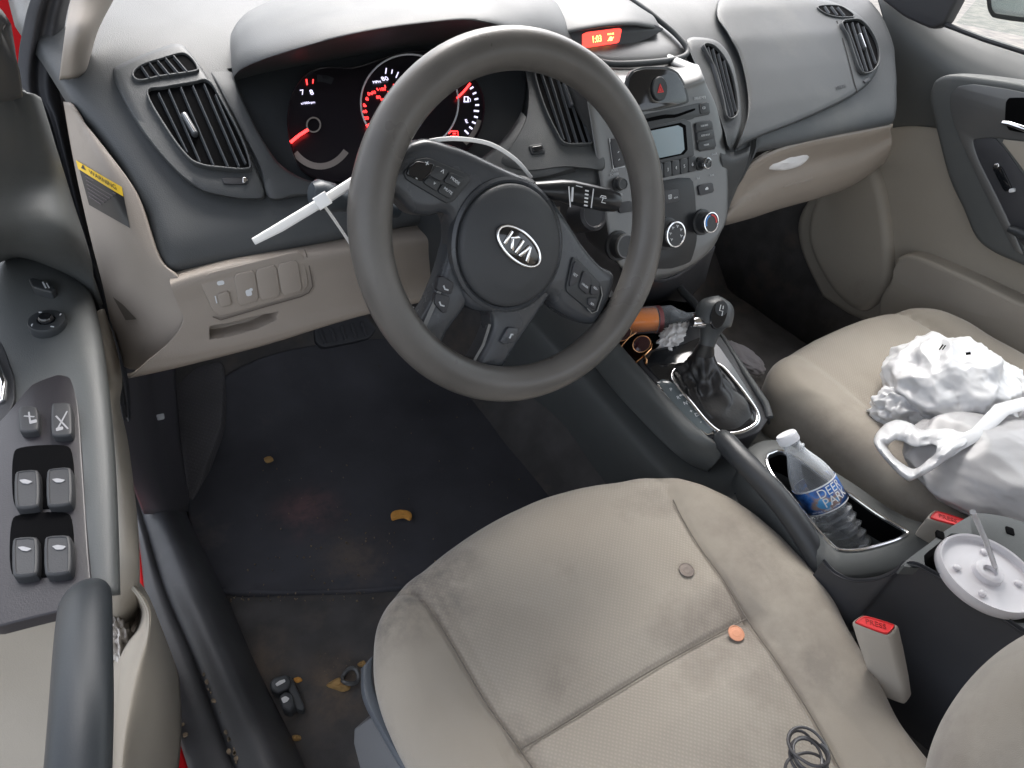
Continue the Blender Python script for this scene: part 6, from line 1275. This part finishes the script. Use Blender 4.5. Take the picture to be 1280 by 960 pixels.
# ---------------- bin contents
ob = thing('orange_bottle', 'small clear bottle with orange drink lying on its side in front of the gear lever', 'bottle', tuple(W(810, 405, 'z', .345)))
A2 = W(868, 397, 'z', .365); B2 = W(765, 402, 'z', .365); ax2 = (B2-A2).normalized(); fo = Frame(A2, (0, 0, 1), ax2); L2 = (B2-A2).length; rb2 = .0245
g = G(); g.lathe(fo, [(.010, 0), (.010, L2*.1), (.013, L2*.14), (.018, L2*.22), (rb2, L2*.3), (rb2*.95, L2*.4), (rb2, L2*.5), (rb2, L2*.95), (rb2*.8, L2)], n=40); g.build('bottle_body', plast, ob, 60)
g = G(); g.lathe(fo, [(rb2*.93, L2*.50), (rb2*.94, L2*.94), (rb2*.75, L2*.98)], n=40); g.build('orange_drink', mat('orange_drink', (1.0, .30, .03), .12, trans=.0, ior=1.3, spec=.8), ob, 60)
g = G(); g.lathe(fo, [(rb2*1.01, L2*.44), (rb2*1.01, L2*.49)], n=40, cap0=False, cap1=False); g.build('label_band', mat('label_violet', (.30, .10, .10), .4), ob, 60)
o = crumple('paper_tissue', 846, 421, 'z', .370, .046, .022, .011, tissue, .45, 1.2, 6, Frame((0, 0, 0), (.8, .3, 0), (0, 0, 1))); tag(o, 'white crumpled tissue in the bin in front of the gear lever', 'tissue')
o = crumple('paper_tissue', 926, 446, 'z', .25, .03, .055, .012, mat('grey_tissue', (.45, .42, .44), .9, bs=90, bstr=.5), .16, .9, 8); tag(o, 'pale grey tissue hanging beyond the right edge of the console', 'tissue')
sg = thing('sunglasses', 'gold framed sunglasses with dark red lenses lying in front of the shifter', 'sunglasses', tuple(W(806, 432, 'z', .36)))
gold = mat('gold_wire', (.85, .45, .22), .25, metal=1)
for cx_, cy_ in ((802, 430), (778, 416)):
    f = Frame(W(cx_, cy_, 'z', .375), (1, .2, 0), (-.5, -.5, .7)); g = G(); g.prism(f, ell(0, 0, .0145, .0125, 36), -.001, .0008, .0006); g.build('lens', mat('dark_lens', (.035, .008, .012), .08, coat=.6), sg)
    g = G(); g.tube([f.pt(p.x, p.y, 0) for p in ell(0, 0, .0152, .0130, 40)], .0009, 8, closed=True); g.build('lens_rim', gold, sg)
g = G(); g.tube([W(776, 434, 'z', .375), W(786, 422, 'z', .38), W(795, 416, 'z', .378)], .0011, 8); g.tube([W(795, 453, 'z', .372), W(806, 444, 'z', .376), W(814, 436, 'z', .378), W(815, 430, 'z', .376)], .0012, 8); g.tube([W(804, 444, 'z', .378), W(808, 450, 'z', .378), W(808, 455, 'z', .374)], .0016, 8); g.build('temple', gold, sg)

# ================================================================== light
w = bpy.data.worlds.new('World'); sc.world = w; w.use_nodes = True; nt = w.node_tree; bgn = nt.nodes['Background']
sky = nd(nt, 'ShaderNodeTexSky', sky_type='NISHITA'); sky.sun_disc = False; EL = math.radians(52); AZ = math.radians(35)
sky.sun_elevation = EL; sky.sun_rotation = AZ; sky.air_density = 1.0; sky.dust_density = 4; sky.ozone_density = 1
hs = nd(nt, 'ShaderNodeHueSaturation'); hs.inputs['Saturation'].default_value = .35; nt.links.new(sky.outputs[0], hs.inputs['Color']); nt.links.new(hs.outputs[0], bgn.inputs['Color']); bgn.inputs['Strength'].default_value = .15
sd = bpy.data.lights.new('sun', 'SUN'); sd.energy = .8; sd.angle = math.radians(35); sd.color = (1, .97, .93); so = bpy.data.objects.new('sun', sd); col.objects.link(so)
dirv = V((math.sin(AZ)*math.cos(EL), math.cos(AZ)*math.cos(EL), math.sin(EL))); so.rotation_euler = dirv.to_track_quat('Z', 'Y').to_euler(); so.location = (1, 2, 3)
sc.view_settings.view_transform = 'Standard'; sc.view_settings.look = 'None'; sc.view_settings.gamma = 1; sc.view_settings.exposure = 1.98
sc.cycles.max_bounces = 10; sc.cycles.transparent_max_bounces = 12; sc.cycles.use_denoising = True; sc.cycles.caustics_reflective = False; sc.cycles.caustics_refractive = False; sc.cycles.sample_clamp_indirect = 6
